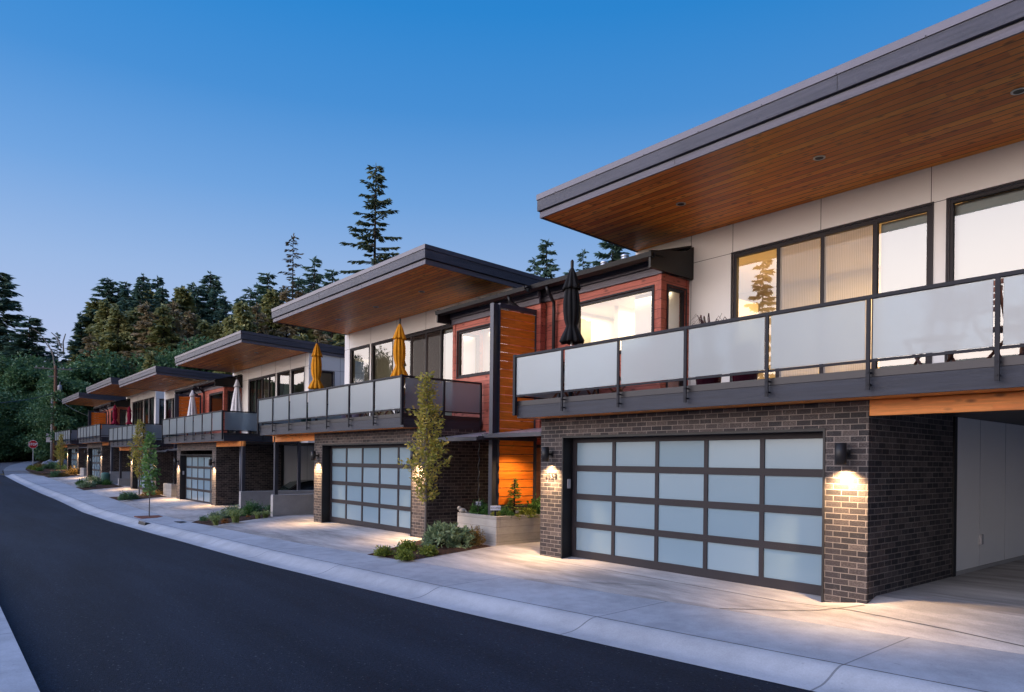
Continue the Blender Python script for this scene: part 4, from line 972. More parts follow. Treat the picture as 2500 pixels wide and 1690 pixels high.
# trees across the street, mirrored in the windows
def plant_xy(kind, x, y, h, label, wide=1.0, group='trees across the street reflected in the windows'):
    z = -.4; s = h/H0[kind]; e = empty(NM[kind], (x, y, z), rnd.random()*6); e.scale = (s*wide, s*wide, s); mobj('trunk', PROTO[kind][0], e); mobj('crown', PROTO[kind][1], e); tag(e, label, 'tree', group)
for (k, x, y, h, w, lab) in (('fir_b', -26.1, -20.3, 16.3, .9, 'pointed fir mirrored golden in the nearest sliding window'), ('broad_b', -57.4, -7.0, 10.6, .42, 'narrow round tree mirrored in the second house corner pane'), ('broad_a', -55.3, -7.9, 10.9, .40, 'narrow dark tree mirrored beside it in the second house fixed pane'),
        ('cedar_b', -76, -13, 10, .9, 'olive tree mirrored in the third house windows'), ('brown', -48, -16, 6.5, 1.0, 'low brownish tree across the street from the second house'), ('cedar_b', -95, -10, 14, 1.2, 'tall olive tree mirrored in the fourth house windows'),
        ('broad_a', -110, -12, 15, 1.3, 'tall dark green tree mirrored in the fifth house windows'), ('cedar_a', -130, -16, 17, 1.4, 'broad olive cedar mirrored in the farthest windows'), ('broad_b', -84, -14, 11, 1.2, 'round green tree mirrored between third and fourth house windows')):
    plant_xy(k, x, y, h, lab, w)

# street trees and shrubs -------------------------------------------------
def dz_at(x, y): 
    f = min(1, max(0, (y-swY(x))/(9.12-swY(x)))); return gz(x)-.152+.152*f
def tree_obj(name, tm, lm, loc, rz, label, cat, group=None, scale=1, leafname='crown'):
    e = empty(name, loc, rz); e.scale = (scale,)*3; mobj('trunk', tm, e); mobj(leafname, lm, e); tag(e, label, cat, group); return e
def column_tree(h, r, seed, m, n, leaf, trunk_h, rtr, bark='bark', asp=.5):
    rs = np.random.RandomState(seed); t = MB(); t.tube([(0, 0, -.1), (.01, 0, h*.3), (0, .015, h*.6), (0, 0, h*.95)], [rtr, rtr*.8, rtr*.5, .006], 10)
    P = []; Dd = []; nb = 120
    for i in range(nb):
        f = i/nb; z = h*(trunk_h+(1-trunk_h)*f); a = i*2.4+rs.rand()
        prof = min(1, (f*3.2+.32))*(1-max(0, f-.30)/.74)**.85
        L = r*prof*(.45+.95*rs.rand()**1.3)+.05; up = .45+.55*rs.rand(); K = 5
        pts = [Vector((math.cos(a)*L*u, math.sin(a)*L*u, z+L*up*u*(.7+.3*u))) for u in (0, .2, .4, .6, .8, 1)]
        t.tube([pts[0], pts[2], pts[5]], [.008, .005, .002], 4, False)
        for _ in range(int(n/nb*(L/r+.3))):
            u = rs.rand()**.6; q = pts[int(u*K)].lerp(pts[min(K, int(u*K)+1)], u*K-int(u*K)); j = rs.normal(0, .035, 3)
            P.append(q+Vector(j)); Dd.append((math.cos(a)*.7+rs.normal()*.5, math.sin(a)*.7+rs.normal()*.5, .15+rs.normal()*.3))
    v = leaf_cloud([tuple(p) for p in P], [tuple(d) for d in Dd], leaf, asp, rs, 1.0)
    return t.mesh('trunk', M[bark]), quads_mesh('leaves', v, m)
hb = column_tree(3.6, .37, 31, M['hornbeam'], 2700, .08, .27, .032)
tree_obj('hornbeam_tree', *hb, (-12.40, 7.92, -.12), 0, 'slender yellowing hornbeam tree in the bed in front of the second garage', 'tree', 'young columnar trees along the sidewalk')
tree_obj('hornbeam_tree', *hb, (-39.2, 8.12, -.36), 2, 'narrow olive hornbeam directly behind the leafy green sapling', 'tree', 'young columnar trees along the sidewalk', 1.08)
tree_obj('hornbeam_tree', *hb, (-65.4, 7.95, .12), 4, 'small far yellow green columnar tree in front of the farthest garage', 'tree', 'young columnar trees along the sidewalk', .92)
mp = column_tree(2.95, .21, 33, M['maple'], 560, .13, .27, .02, asp=.7)
tree_obj('sapling_tree', *mp, (-27.3, 5.98, -.36), 1, 'fresh green sapling growing from a square pit in the sidewalk', 'tree')
b = MB(); zt = gz(-27.3)-.158; b.box(-27.9, -26.7, 5.62, 6.42, zt-.02, zt+.006); struct('tree_pit', b, simple('reddish_mulch', (.17, .06, .04), .95, 0, 20, .4, .5))

def shrub_mesh(seed, r, h, m, n, leaf, asp=.45, kind='round'):
    rs = np.random.RandomState(seed); P = []; Dd = []; t = MB(); 
    if kind == 'grass':
        vs = []; fs = []
        for i in range(n):
            a = rs.rand()*6.283; L = h*(.7+.5*rs.rand()); out_ = r*(.3+rs.rand()); w = leaf*.5; o = np.array([rs.normal()*.03, rs.normal()*.03, 0]); d = np.array([math.cos(a), math.sin(a), 0]); s = np.array([-math.sin(a), math.cos(a), 0])*w
            p0 = o; p1 = o+d*out_*.35+np.array([0, 0, L*.7]); p2 = o+d*out_*.75+np.array([0, 0, L]); p3 = o+d*out_*1.25+np.array([0, 0, L*.8])
            vs += [p0-s, p0+s, p1+s, p1-s, p1-s, p1+s, p2+s*.8, p2-s*.8, p2-s*.8, p2+s*.8, p3+s*.1, p3-s*.1]
        return quads_mesh('leaves', np.array(vs), m), None
    nb = max(10, n//14)
    for i in range(nb):
        a = rs.rand()*6.283; el_ = math.asin(rs.rand()**.7); L = (.55+.5*rs.rand())
        d = Vector((math.cos(a)*math.cos(el_)*r, math.sin(a)*math.cos(el_)*r, math.sin(el_)*h))*L
        if kind == 'spike': d = Vector((math.cos(a)*r*.35*L, math.sin(a)*r*.35*L, h*L))
        t.tube([(0, 0, 0), d*.5+Vector((0, 0, .03)), d], [.006, .004, .002], 3, False)
        ax_ = d.normalized()
        for k in range(14):
            if kind == 'rosette': P.append(d+Vector(rs.normal(0, .015, 3))); Dd.append(tuple(ax_*.7+Vector(rs.normal(0, .9, 3))))
            else:
                u = .35+.65*rs.rand(); P.append(d*u+Vector(rs.normal(0, leaf*.5, 3))); Dd.append(tuple(ax_+Vector(rs.normal(0, .7, 3))))
    v = leaf_cloud([tuple(p) for p in P], [tuple(d) for d in Dd], leaf, asp, rs, .4)
    v[:, 2] = np.maximum(v[:, 2], .0)
    return quads_mesh('leaves', v, m), t.mesh('stems', M['bark_dark'])
SH = {'spirea': shrub_mesh(41, .21, .20, M['spirea'], 1300, .045), 'rhodo': shrub_mesh(42, .60, .62, M['rhodo'], 2100, .15, .30, 'rosette'), 'photinia': shrub_mesh(43, .36, .50, M['photinia'], 1500, .05),
      'grass': shrub_mesh(44, .30, .34, M['grassy'], 130, .022, kind='grass'), 'lavender': shrub_mesh(45, .40, .62, M['lavender'], 1500, .10, .14, 'spike'), 'green': shrub_mesh(46, .30, .42, M['green'], 1300, .07), 'greylow': shrub_mesh(47, .42, .30, M['rhodo'], 1400, .07),
      'rust': shrub_mesh(48, .24, .24, M['rust'], 800, .05), 'tall': shrub_mesh(49, .20, .72, M['spirea'], 900, .05, .35, 'spike'), 'straw': shrub_mesh(50, .22, .62, M['straw'], 700, .05, .3, 'spike'), 'phorm': shrub_mesh(51, .26, .60, M['phormium'], 44, .020, kind='grass'),
      'dark': shrub_mesh(52, .42, .45, M['broad'], 1500, .07), 'gold': shrub_mesh(53, .42, .36, M['photinia'], 1500, .06)}
def shrub(kind, x, y, s, label, z=None, cat='shrub', group=None, name='shrub', sz=1.0, rz=None):
    e = empty(name, (x, y, (dz_at(x, y)+.03) if z is None else z), rnd.random()*6.28 if rz is None else rz); e.scale = (s, s, s*sz)
    mobj('foliage', SH[kind][0], e)
    if SH[kind][1]: mobj('stems', SH[kind][1], e)
    tag(e, label, cat, group); return e
def gx_at(px, py, z):
    d = (z-H)/((_F-_U*((py-CYP)/FP)+_R*((px-1250)/FP)).z); return at(px, py, d)
def shrub_px(kind, px, py, z, s, label, **k):
    q = gx_at(px, py, z); return shrub(kind, q.x, q.y, s, label, z=z, **k)
LG = 'low yellow green shrubs in the bed before the second garage'
shrub_px('spirea', 936, 1356, -.12, .95, 'small yellow green shrub nearest the sidewalk tip of the hornbeam bed', group=LG)
shrub_px('spirea', 995, 1346, -.09, 1.15, 'rear yellow green shrub left of the hornbeam trunk, highest of the low four', group=LG)
shrub_px('spirea', 989, 1366, -.12, 1.0, 'front yellow green shrub on the bed edge, below the highest one', group=LG)
shrub_px('spirea', 1046, 1355, -.1, 1.0, 'yellow green shrub just right of the hornbeam trunk', group=LG)
shrub_px('rhodo', 1085, 1336, -.05, .72, 'large grey green rhododendron between the hornbeam and the concrete planter', sz=1.0)
shrub_px('rhodo', 1125, 1336, -.05, .60, 'second grey green rhododendron with gold tipped leaves, nearer the planter')
shrub_px('photinia', 1160, 1334, -.03, .72, 'golden leaved shrub with upright shoots against the planter', sz=1.2)
# bed between the second and third house
BG = 'plants in the bed between second and third townhouse'
for (k, px, py, s, lab, nm_) in [('dark', 497, 1272, .50, 'small dark green shrub at the street tip of the wide bed', 'shrub'), ('grass', 527, 1283, 1.0, 'striped grass clump on the front edge of the wide bed, left one', 'grass_clump'), ('rust', 549, 1278, .85, 'rusty orange low plant between the two striped grasses', 'plant'),
      ('grass', 576, 1276, 1.35, 'largest striped grass clump in the middle of the wide bed', 'grass_clump'), ('greylow', 526, 1266, .9, 'dark leaved low shrub behind the left striped grass', 'shrub'), ('greylow', 553, 1264, 1.1, 'pale grey green spreading shrub behind the rusty plant', 'shrub'),
      ('greylow', 571, 1256, 1.3, 'pale leaved shrub at the foot of the low wall end', 'shrub'), ('green', 604, 1262, 1.2, 'bright green shrub right of the steel post in the wide bed', 'shrub'), ('dark', 619, 1254, 1.35, 'bushy dark green shrub against the third house low wall', 'shrub'),
      ('grass', 628, 1268, .85, 'pale thin grass clump in the right half of the wide bed', 'grass_clump'), ('grass', 648, 1267, .9, 'bright striped grass clump near the near low wall', 'grass_clump'), ('dark', 664, 1250, 1.0, 'dark shrub partly behind the end of the near low wall', 'shrub'), ('rust', 605, 1266, .6, 'small reddish plant below the bright green shrub', 'plant')]:
    shrub_px(k, px, py, -.2, s*.74, lab, group=BG, name=nm_)
for (k, px, py, s, lab) in [('dark', 305, 1221, .9, 'left of two small green shrubs in the bed by the sapling'), ('dark', 323, 1219, .8, 'right of two small green shrubs in the bed by the sapling'), ('gold', 367, 1215, 1.25, 'golden green shrub at the foot of the fourth garage pillar'), ('gold', 392, 1213, 1.0, 'yellow green shrub in front of the lavender planter')]:
    shrub_px(k, px, py, -.3, s, lab, group='shrubs in the bed behind the sapling')
for (k, px, py, s, lab) in [('green', 198, 1187, 1.1, 'leftmost low shrub in the bed with the green pedestal'), ('greylow', 212, 1190, 1.3, 'pale front shrub in the bed with the green pedestal'), ('greylow', 225, 1180, 1.6, 'grey spreading shrub in the middle of the bed with the green pedestal'), ('dark', 238, 1187, 1.2, 'dark green shrub in the middle of the bed with the green pedestal'), ('dark', 250, 1178, 1.3, 'dark tall shrub touching the fifth house wall'), ('green', 262, 1188, 1.1, 'small bright shrub in front of the green pedestal'), ('dark', 283, 1176, 1.2, 'dark shrub behind the green pedestal by the low wall')]:
    shrub_px(k, px, py, -.12, s, lab, group='shrubs in the bed with the green pedestal')
for (k, px, py, s, lab) in [('dark', 137, 1166, 1.2, 'small far shrub left of the farthest columnar tree'), ('gold', 155, 1166, 1.2, 'small far golden shrub beside the farthest columnar tree'), ('gold', 183, 1164, 2.2, 'wide golden shrub right of the farthest columnar tree'), ('gold', 196, 1164, 1.8, 'rust tinged shrub next to the far planter')]:
    shrub_px(k, px, py, .12, s, lab, group='shrubs round the farthest columnar tree')
def far_shrub(kind, px, py, s, label, group, z=None):
    q = gpt(px, py, -.02); shrub(kind, q.x, q.y, s, label, z=q.z, group=group)
for i, (k, px, py, s) in enumerate([('spirea', 78, 1148, 2.2), ('spirea', 88, 1151, 2.0), ('gold', 98, 1147, 1.6), ('gold', 108, 1147, 1.5), ('dark', 118, 1148, 1.5), ('green', 96, 1154, 1.1), ('dark', 130, 1146, 1.6), ('dark', 142, 1148, 1.5), ('spirea', 92, 1143, 1.8), ('dark', 150, 1150, 1.4)]):
    far_shrub(k, px, py, s, f'low shrub, {ORD[i]} from the sidewalk tip in the corner planting by the stop sign', 'shrubs of the corner planting near the stop sign')
for (px, py, s, w_) in ((140, 1128, 2.0, 'middle'), (152, 1127, 2.2, 'right'), (134, 1130, 1.4, 'smallest, left')):
    far_shrub('gold', px, py, s, f'dry tan shrub behind the boulders, {w_} one of three', 'dry shrubs behind the boulders')
# boulders
def boulder(seed, r):
    rs = np.random.RandomState(seed); bm = bmesh.new(); bmesh.ops.create_icosphere(bm, subdivisions=2, radius=r)
    cuts = [Vector(rs.normal(0, 1, 3)).normalized() for _ in range(9)]
    for v in bm.verts:
        for c in cuts:
            d = v.co.dot(c); lim = r*(.62+.25*((seed*7) % 5)/5)
            if d > lim: v.co -= c*(d-lim)
        v.co.z *= .75
    me = bpy.data.meshes.new('boulder'); bm.to_mesh(me); bm.free(); me.materials.append(M['rock']); return me
for i, (px, py, s) in enumerate([(113, 1137, .5), (121, 1134, .55), (126, 1138, .45), (134, 1137, .5), (144, 1136, .6), (154, 1134, .7), (118, 1141, .4), (139, 1141, .42), (148, 1142, .4), (130, 1142, .38)]):
    q = gpt(px, py, 0); o = mobj('boulder', boulder(60+i, s)); o.location = (q.x, q.y, q.z+.1); o.rotation_euler = (0, 0, i); tag(o, f'angular grey boulder, {ORD[i]} of the pile beside the far corner planting', 'boulder', 'boulders piled near the far corner')

# concrete planters
def planter(x0, x1, y0, y1, zt, zb, label):
    e = empty('concrete_planter', ((x0+x1)/2, (y0+y1)/2, zb)); cx, cy = e.location.x, e.location.y; b = MB(); t = .1; h = zt-zb
    a, c, d, f = x0-cx, x1-cx, y0-cy, y1-cy
    for (p, q, r, s_) in ((a, c, d, d+t), (a, c, f-t, f), (a, a+t, d+t, f-t), (c-t, c, d+t, f-t)): b.box(p, q, r, s_, 0, h)
    b.obj('walls', M['planter'], e, bevel=.012); MB().box(a+t, c-t, d+t, f-t, .05, h-.05).obj('soil', M['soil'], e)
    tag(e, label, 'planter', 'board formed concrete planters'); return e
planter(-12.80, -11.41, 9.0, 10.6, .593, -.1, 'board marked concrete planter holding the OCCUPIED sign')
planter(-39.3, -37.75, 9.25, 10.6, .42, -.45, 'pale concrete planter with lavender by the third garage')
planter(-64.6, -62.9, 9.15, 10.5, .85, 0, 'small far concrete planter before the fifth garage')
for (k, x, y, s, lab, nm_) in [('green', -12.3, 9.25, .85, 'glossy green plant behind the stone figurine', 'plant'), ('green', -12.0, 9.35, .75, 'glossy green plant left of the OCCUPIED sign', 'plant'), ('straw', -12.05, 9.5, 1.15, 'arching pale seed stems beside the steel screen post', 'plant'),
      ('spirea', -11.65, 9.18, .75, 'low yellow green plant at the planter corner', 'plant'), ('green', -11.55, 9.35, .6, 'dark green plant right of the OCCUPIED sign', 'plant'), ('spirea', -11.55, 9.95, 1.1, 'yellow green plant lit by the entry lamp, close to the brick pillar', 'plant'), ('green', -11.6, 10.3, 1.0, 'green plant at the back end of the lit planter', 'plant')]:
    shrub(k, x, y, s, lab, z=.53, cat='plant', group='plants in the planter with the OCCUPIED sign', name=nm_)
# little spruce
sp_ = conifer(.85, .24, 71, M['spirea'], 70, .045, dens=14, start=.02, droop=.1); e = empty('dwarf_spruce', (-11.58, 9.62, .5), 0); mobj('trunk', sp_[0], e); mobj('crown', sp_[1], e); tag(e, 'dwarf spruce with pale tips before the glowing slats', 'small tree')
shrub('lavender', -38.4, 9.7, 1.1, 'grey lavender bush in the concrete planter by the third garage', z=.36, cat='plant'); shrub('lavender', -63.7, 9.6, 1.15, 'far grey bush in the small planter before the fifth garage', z=.8, cat='plant')
# OCCUPIED stake sign + blank tag sign
def stake_sign(px, py, D, w, h, text, label):
    p = at(px, py, D); e = empty('stake_sign', (p.x, p.y, .5), YAW+.12)
    zc = p.z-.5
    b = MB().box(-w/2, w/2, -.006, .006, zc-h/2, zc+h/2).obj('plate', M['sign_white'], e, bevel=.004); MB().box(-.02, .02, .007, .02, -.05, zc).obj('stake', M['alu'], e)
    text_mesh(text, h*.62, .0012, M['sign_blue'], 'lettering', b, Matrix.Translation((0, -.008, zc)) @ Matrix.Rotation(R_(90), 4, 'X') @ Matrix.Scale(.78, 4, (1, 0, 0)), 1.0); tag(e, label, 'sign'); return e
D1 = (-_F.x*0)+0
pp = Vector((-11.5, 9.12, .8)); D1 = Vector((pp.x, pp.y, 0)).dot(_F)
stake_sign(1209.5, 1240.5, D1, .215, .096, 'OCCUPIED', 'small white sign reading OCCUPIED staked at the planter corner')
pp = Vector((-12.1, 9.3, .8)); D2 = Vector((pp.x, pp.y, 0)).dot(_F)
stake_sign(1168, 1230.5, D2, .11, .10, 'VACANT', 'smaller white sign half hidden in the planter leaves')
# stone figurine
q = at(1127, 1250, D2-.1); f = MB().lathe([(.05, 0), (.075, .02), (.08, .05), (.06, .09), (.03, .10)], (0.02, 0, 0), 14); f.lathe([(.02, .05), (.045, .07), (.05, .10), (.035, .13), (.01, .14)], (-.06, 0, 0), 12); f.tube([(.08, 0, .05), (.12, 0, .03), (.14, 0, .01)], [.03, .02, .01], 8)
o = f.obj('stone_figurine', M['stone'], None, True); o.location = (-12.70, 9.05, .592); o.rotation_euler = (0, 0, .4); o.scale = (1, 1, 1); tag(o, 'small carved stone animal sitting on the left corner of the planter', 'figurine')

# ------------------------------------------------------------------ umbrellas
def folded(b, prof, n=72, lobes=9, tw=.5, seed=3):
    rs = np.random.RandomState(seed); ph = rs.rand(4)*6; k = len(b.v)
    for i, (r, z, amp) in enumerate(prof):
        for j in range(n):
            t = 2*math.pi*j/n; w = abs(math.sin((lobes*t+tw*z*3+ph[0]*0)/2))**.7*2-1
            rr = r*(1+amp*w+.25*amp*math.sin(3*t+ph[1]+z*2)+.15*amp*math.sin(17*t+z*5))
            b.v.append((rr*math.cos(t), rr*math.sin(t), z+.03*amp*math.sin(5*t+ph[2])*(1 if i < 2 else 0)))
    for i in range(len(prof)-1):
        for j in range(n): b.f.append((k+i*n+j, k+i*n+(j+1) % n, k+(i+1)*n+(j+1) % n, k+(i+1)*n+j))
    b.f.append(tuple(k+j for j in range(n))[::-1]); b.f.append(tuple(k+(len(prof)-1)*n+j for j in range(n)))
def umbrella(m, kind='slim'):
    e = empty('patio_umbrella'); b = MB()
    if kind == 'slim':
        folded(b, [(.06, 1.235, .1), (.175, 1.17, .30), (.195, 1.20, .30), (.165, 1.30, .24), (.120, 1.42, .16), (.098, 1.49, .10), (.108, 1.53, .12), (.128, 1.62, .16), (.138, 1.78, .2), (.138, 1.95, .2), (.122, 2.12, .18), (.102, 2.25, .14), (.085, 2.32, .1), (.08, 2.36, .1)])
        folded(b, [(.06, 2.24, .1), (.150, 2.20, .24), (.140, 2.25, .22), (.110, 2.36, .18), (.075, 2.50, .12), (.035, 2.60, .06), (.02, 2.63, .0)], lobes=8, tw=.2, seed=5)
    else:
        folded(b, [(.06, 1.12, .1), (.235, 1.02, .30), (.232, 1.07, .28), (.205, 1.30, .24), (.165, 1.70, .2), (.12, 2.05, .16), (.085, 2.30, .12), (.07, 2.40, .08)], lobes=8, tw=.1)
        folded(b, [(.05, 2.34, .1), (.125, 2.30, .22), (.112, 2.36, .2), (.075, 2.50, .14), (.045, 2.60, .06), (.02, 2.66, .0)], lobes=8, tw=.1, seed=5)
    c = b.obj('canopy', m, e, True)
    MB().tube([(0, 0, .0), (0, 0, 2.70)], .02, 10).obj('pole', M['galv'], e); MB().lathe([(.03, 2.60), (.032, 2.74), (.015, 2.77)], (0, 0, 0), 12).obj('finial', M['black'], e)
    MB().lathe([(.24, 0), (.24, .05), (.05, .09), (.04, .25)], (0, 0, 0), 20).obj('base', M['alu'], e)
    return e
UG = 'closed patio umbrellas on the balconies'
def put_umb(proto, x, y, z, s, lab, rz, tilt=0, first=False):
    e = proto if first else copy_tree(proto); e.location = (x, y, z); e.scale = (s, s, s); e.rotation_euler = (tilt, tilt*.6, rz); tag(e, lab, 'patio umbrella', UG); return e
ub = umbrella(M['canvas_black']); put_umb(ub, -9.57, 9.3, 2.82, .98, 'closed black umbrella on the nearest balcony, in front of red siding', .3, 0, True)
uy = umbrella(M['canvas_yellow']); put_umb(uy, -16.42, 9.6, 2.78, .98, 'closed golden yellow umbrella by the corner of the second balcony', .8, .015, True)
put_umb(uy, -21.82, 9.7, 2.80, 1.03, 'closed golden yellow umbrella at the far left end of the second balcony', 2.1)
uw = umbrella(M['canvas_white'], 'wide')
def umb_px(px, pytop, Y, zdeck):
    d = Y/((_F+_R*((px-1250)/FP)-_U*((pytop-CYP)/FP)).y); q = at(px, pytop, d); return q.x, q.y, zdeck, (q.z-zdeck)/2.75
a = umb_px(579, 921, 10.1, 2.66); put_umb(uw, *a, 'wide off white closed umbrella at the right end of the third balcony', 0, 0, True)
a = umb_px(470, 948, 10.0, 2.66); put_umb(uw, *a, 'narrower off white closed umbrella in front of the third balcony screen', 1)
ur = umbrella(M['canvas_red'])
a = umb_px(316, 988, 10.4, 2.95); put_umb(ur, *a, 'closed crimson umbrella, right one of the pair on the fifth balcony', 0, 0, True)
a = umb_px(281, 984, 10.2, 2.95); put_umb(ur, *a, 'closed crimson umbrella, left one of the pair near the far screen', 1.5)

# ------------------------------------------------------------------ balcony furniture
def folding_chair(m):
    e = empty('folding_chair'); b = MB()
    for s in (-.22, .22):
        b2 = MB().tube([(s, -.22, 0), (s, .25, .46)], .018, 6); b2.obj('leg', m, e); b2 = MB().tube([(s*.86, .25, 0), (s*.86, -.25, .46), (s*.86, -.36, .95)], .018, 6); b2.obj('leg', m, e)
    b = MB()
    for k in range(6): b.box(-.20, .20, -.2+k*.075, -.14+k*.075, .445, .465)
    b.obj('seat', m, e); b = MB()
    for k in range(5): b.box(-.19, .19, -.36+k*.015, -.34+k*.015, .60+k*.075, .65+k*.075)
    b.obj('backrest', m, e); return e
def table(m):
    e = empty('patio_table'); b = MB()
    for k in range(8): b.box(-.45, .45, -.44+k*.11, -.345+k*.11, .70, .725)
    b.obj('tabletop', m, e)
    for s in (-.3, .3):
        MB().tube([(s, -.35, 0), (s, .35, .70)], .022, 6).obj('leg', m, e); MB().tube([(s, .35, 0), (s, -.35, .70)], .022, 6).obj('leg', m, e)
    return e
CG = 'wooden furniture on the balconies'
ch = folding_chair(M['teak']); tb = table(M['teak'])
chairs = [(-3.35, 9.35, .9, 'reddish folding chair behind the fourth glass panel of the nearest balcony'), (-2.55, 9.25, -.5, 'reddish folding chair left of the black rimmed gap in the nearest railing'), (-1.7, 9.6, 2.2, 'reddish folding chair at the right end of the nearest balcony'), (-9.1, 9.2, 1.2, 'wooden chair right of the black umbrella base'), (-8.75, 9.7, 2.6, 'wooden chair behind the second glass panel of the nearest balcony')]
for i, (x, y, rz, lab) in enumerate(chairs):
    c = ch if i == 0 else copy_tree(ch); c.location = (x, y, 2.81); c.rotation_euler = (0, 0, rz); tag(c, lab, 'chair', CG)
for i, (x, y, z, rz, lab) in enumerate([(-2.3, 9.9, 2.81, .3, 'slatted wooden patio table at the right end of the nearest balcony'), (-9.57, 9.35, 2.81, 0, 'slatted wooden table round the black umbrella pole'), (-16.3, 9.5, 2.75, .2, 'slatted wooden table under the yellow corner umbrella')]):
    c = tb if i == 0 else copy_tree(tb); c.location = (x, y, z); c.rotation_euler = (0, 0, rz); tag(c, lab, 'table', CG)
for (x, y, z, lab) in ((-15.3, 9.2, 2.75, 'wooden chair behind the last glass panel of the second balcony'), (-17.3, 9.3, 2.75, 'wooden chair left of the yellow corner umbrella'), (-34.2, 9.6, 2.66, 'chair behind the third balcony glass'), (-18.6, 9.4, 2.75, 'wooden chair in the middle of the second balcony')):
    c = copy_tree(ch); c.location = (x, y, z); c.rotation_euler = (0, 0, rnd.random()*6); tag(c, lab, 'chair', CG)
def pot(x, y, z, r, h, m, label, plantk=None, s=1, plab=None):
    o = MB().lathe([(r*.62, 0), (r*.70, .02), (r*.95, h*.8), (r, h*.93), (r, h), (r*.9, h), (r*.86, h*.93)], (0, 0, 0), 28).obj('plant_pot', m, None, True); o.location = (x, y, z); tag(o, label, 'pot', 'glazed pots on the balconies')
    if plantk: shrub(plantk, x, y, s, plab, z=z+h*.9, cat='plant', name='potted_plant')
pot(-6.70, 9.55, 2.81, .24, .62, M['pot_red'], 'dark red pot with spiky plant behind the nearest railing', 'phorm', 1.1, 'spiky purple plant rising above the nearest railing')
pot(-6.08, 9.60, 2.81, .23, .66, M['pot_red'], 'plain dark red pot right of the spiky plant pot', 'dark', .5, 'low dark plant in the right hand red pot')
pot(-14.55, 9.3, 2.75, .17, .40, M['pot_purple'], 'blue grey pot inside the corner of the second balcony', 'green', .7, 'leafy plant in the corner pot of the second balcony')
pot(-20.6, 10.2, 2.75, .2, .5, M['pot_purple'], 'pot with purple blades by the chimney side of the second balcony', 'phorm', 1.15, 'tall purple blades left of the second house windows')
pot(-20.1, 10.3, 2.75, .2, .5, M['pot_purple'], 'second pot with purple blades near the fixed windows', 'phorm', 1.0, 'shorter purple blades in front of the second house windows')
pot(-22.4, 9.6, 2.75, .2, .5, M['pot_green'], 'pot with grey green leaves left of the far yellow umbrella', 'greylow', 1.0, 'grey green leaves peeping over the second railing')
pot(-39.0, 9.6, 2.6, .22, .5, M['pot_green'], 'round green pot behind the side glass of the fourth balcony', 'dark', .8, 'round dark plant behind the side glass of the fourth balcony')

# ------------------------------------------------------------------ street things
# stop sign
q = at(80, 1142, 65); e = empty('stop_sign', (q.x, q.y, q.z)); e.rotation_euler = (0, 0, YAW+.42)
sc_ = 1726/65; hz = (1142-1085)/sc_*1.0; rr = .395
def octo(r): return [(r*math.cos(R_(22.5+45*k)), hz+r*math.sin(R_(22.5+45*k))) for k in range(8)]
pl = MB().prism(octo(rr), 1, -.012, 0).obj('plate', M['stop_white'], e); MB().prism(octo(rr*.93), 1, -.016, -.0125).obj('red_face', M['stop_red'], pl)
text_mesh('STOP', .31, .002, M['stop_white'], 'lettering', pl, Matrix.Translation((0, -.02, hz)) @ Matrix.Rotation(R_(90), 4, 'X') @ Matrix.Scale(.86, 4, (1, 0, 0)), 1.0, .006)
MB().box(-.035, .035, .002, .035, -.3, hz+.42).obj('post', M['galv'], e); tag(e, 'red octagonal STOP sign on a metal post at the far corner', 'stop sign')
# utility pole
P0 = at(134, 1085, 74); pole = empty('utility_pole', (P0.x, P0.y, terr(P0.x, P0.y)-.3)); up_ = lambda py: at(134, py, 74).z-pole.location.z
zt = up_(893); MB().tube([(0, 0, 0), (0, 0, zt)], [.21, .15], 12).obj('shaft', M['bark_brown'], pole, True)
ca = empty('x'); bpy.data.objects.remove(ca)
def arm(z, L, name, off=0, rz=.4):
    o = MB().box(-L/2+off, L/2+off, -.06, .06, -.06, .06).obj(name, M['bare'], pole); o.location = (0, -.2, z); o.rotation_euler = (0, 0, YAW+rz); return o
a1 = arm(up_(901), 3.4, 'crossarm', 0, .45); arm(up_(920), .9, 'crossarm')
for x in (-1.5, -.9, .9, 1.5): MB().lathe([(.05, 0), (.07, .04), (.04, .08), (.06, .12), (.02, .18)], (x, 0, .06), 10).obj('insulator', M['plastic_grey'], a1)
t = MB().lathe([(.24, 0), (.27, .04), (.27, .75), (.2, .82), (.06, .86)], (0, 0, 0), 18).obj('transformer', M['plastic_grey'], pole, True); t.location = (_R.x*.45, _R.y*.45, up_(956)); t.scale = (.75, .75, .8); MB().tube([(0, 0, .84), (0, 0, 1.3)], .05, 8).obj('bushing', M['plastic_grey'], t)
cd = MB().tube([(0, 0, .5), (0, 0, up_(960))], .13, 10).obj('conduit', M['plastic_grey'], pole, True); cd.location = (-_R.x*.33, -_R.y*.33, 0)
bx = MB().box(-.3, .3, -.2, .2, 0, .9).obj('meter_box', M['plastic_grey'], pole); bx.location = (-_R.x*.5, -_R.y*.5, up_(1080)); bx.rotation_euler = (0, 0, YAW)
tag(pole, 'wooden utility pole with crossarm, transformer and grey conduit', 'utility pole')
def wire(a, b_, sag, lab, r=.012):
    pts = [a.lerp(b_, k/14)-Vector((0, 0, sag*4*(k/14)*(1-k/14))) for k in range(15)]; o = MB().tube(pts, r, 5).obj('power_line', M['wire']); tag(o, lab, 'wire', 'power lines on the utility pole')
top = at(134, 900, 74); low = at(131, 960, 74)
wire(top+_R*1.4, at(470, 872, 95), .3, 'upper wire running right from the pole behind the roofs', .02); wire(low, at(-60, 985, 60), .3, 'thick lower wire running left out of the photo', .03); wire(low, at(250, 956, 90), .3, 'lower wire running right to the far roof', .014); wire(top-_R*1.3, at(430, 874, 95), .4, 'second upper wire running right behind the roofs', .014)
wire(at(134, 968, 74), at(215, 1015, 60), .2, 'thin service wire dropping to the farthest roof', .012)
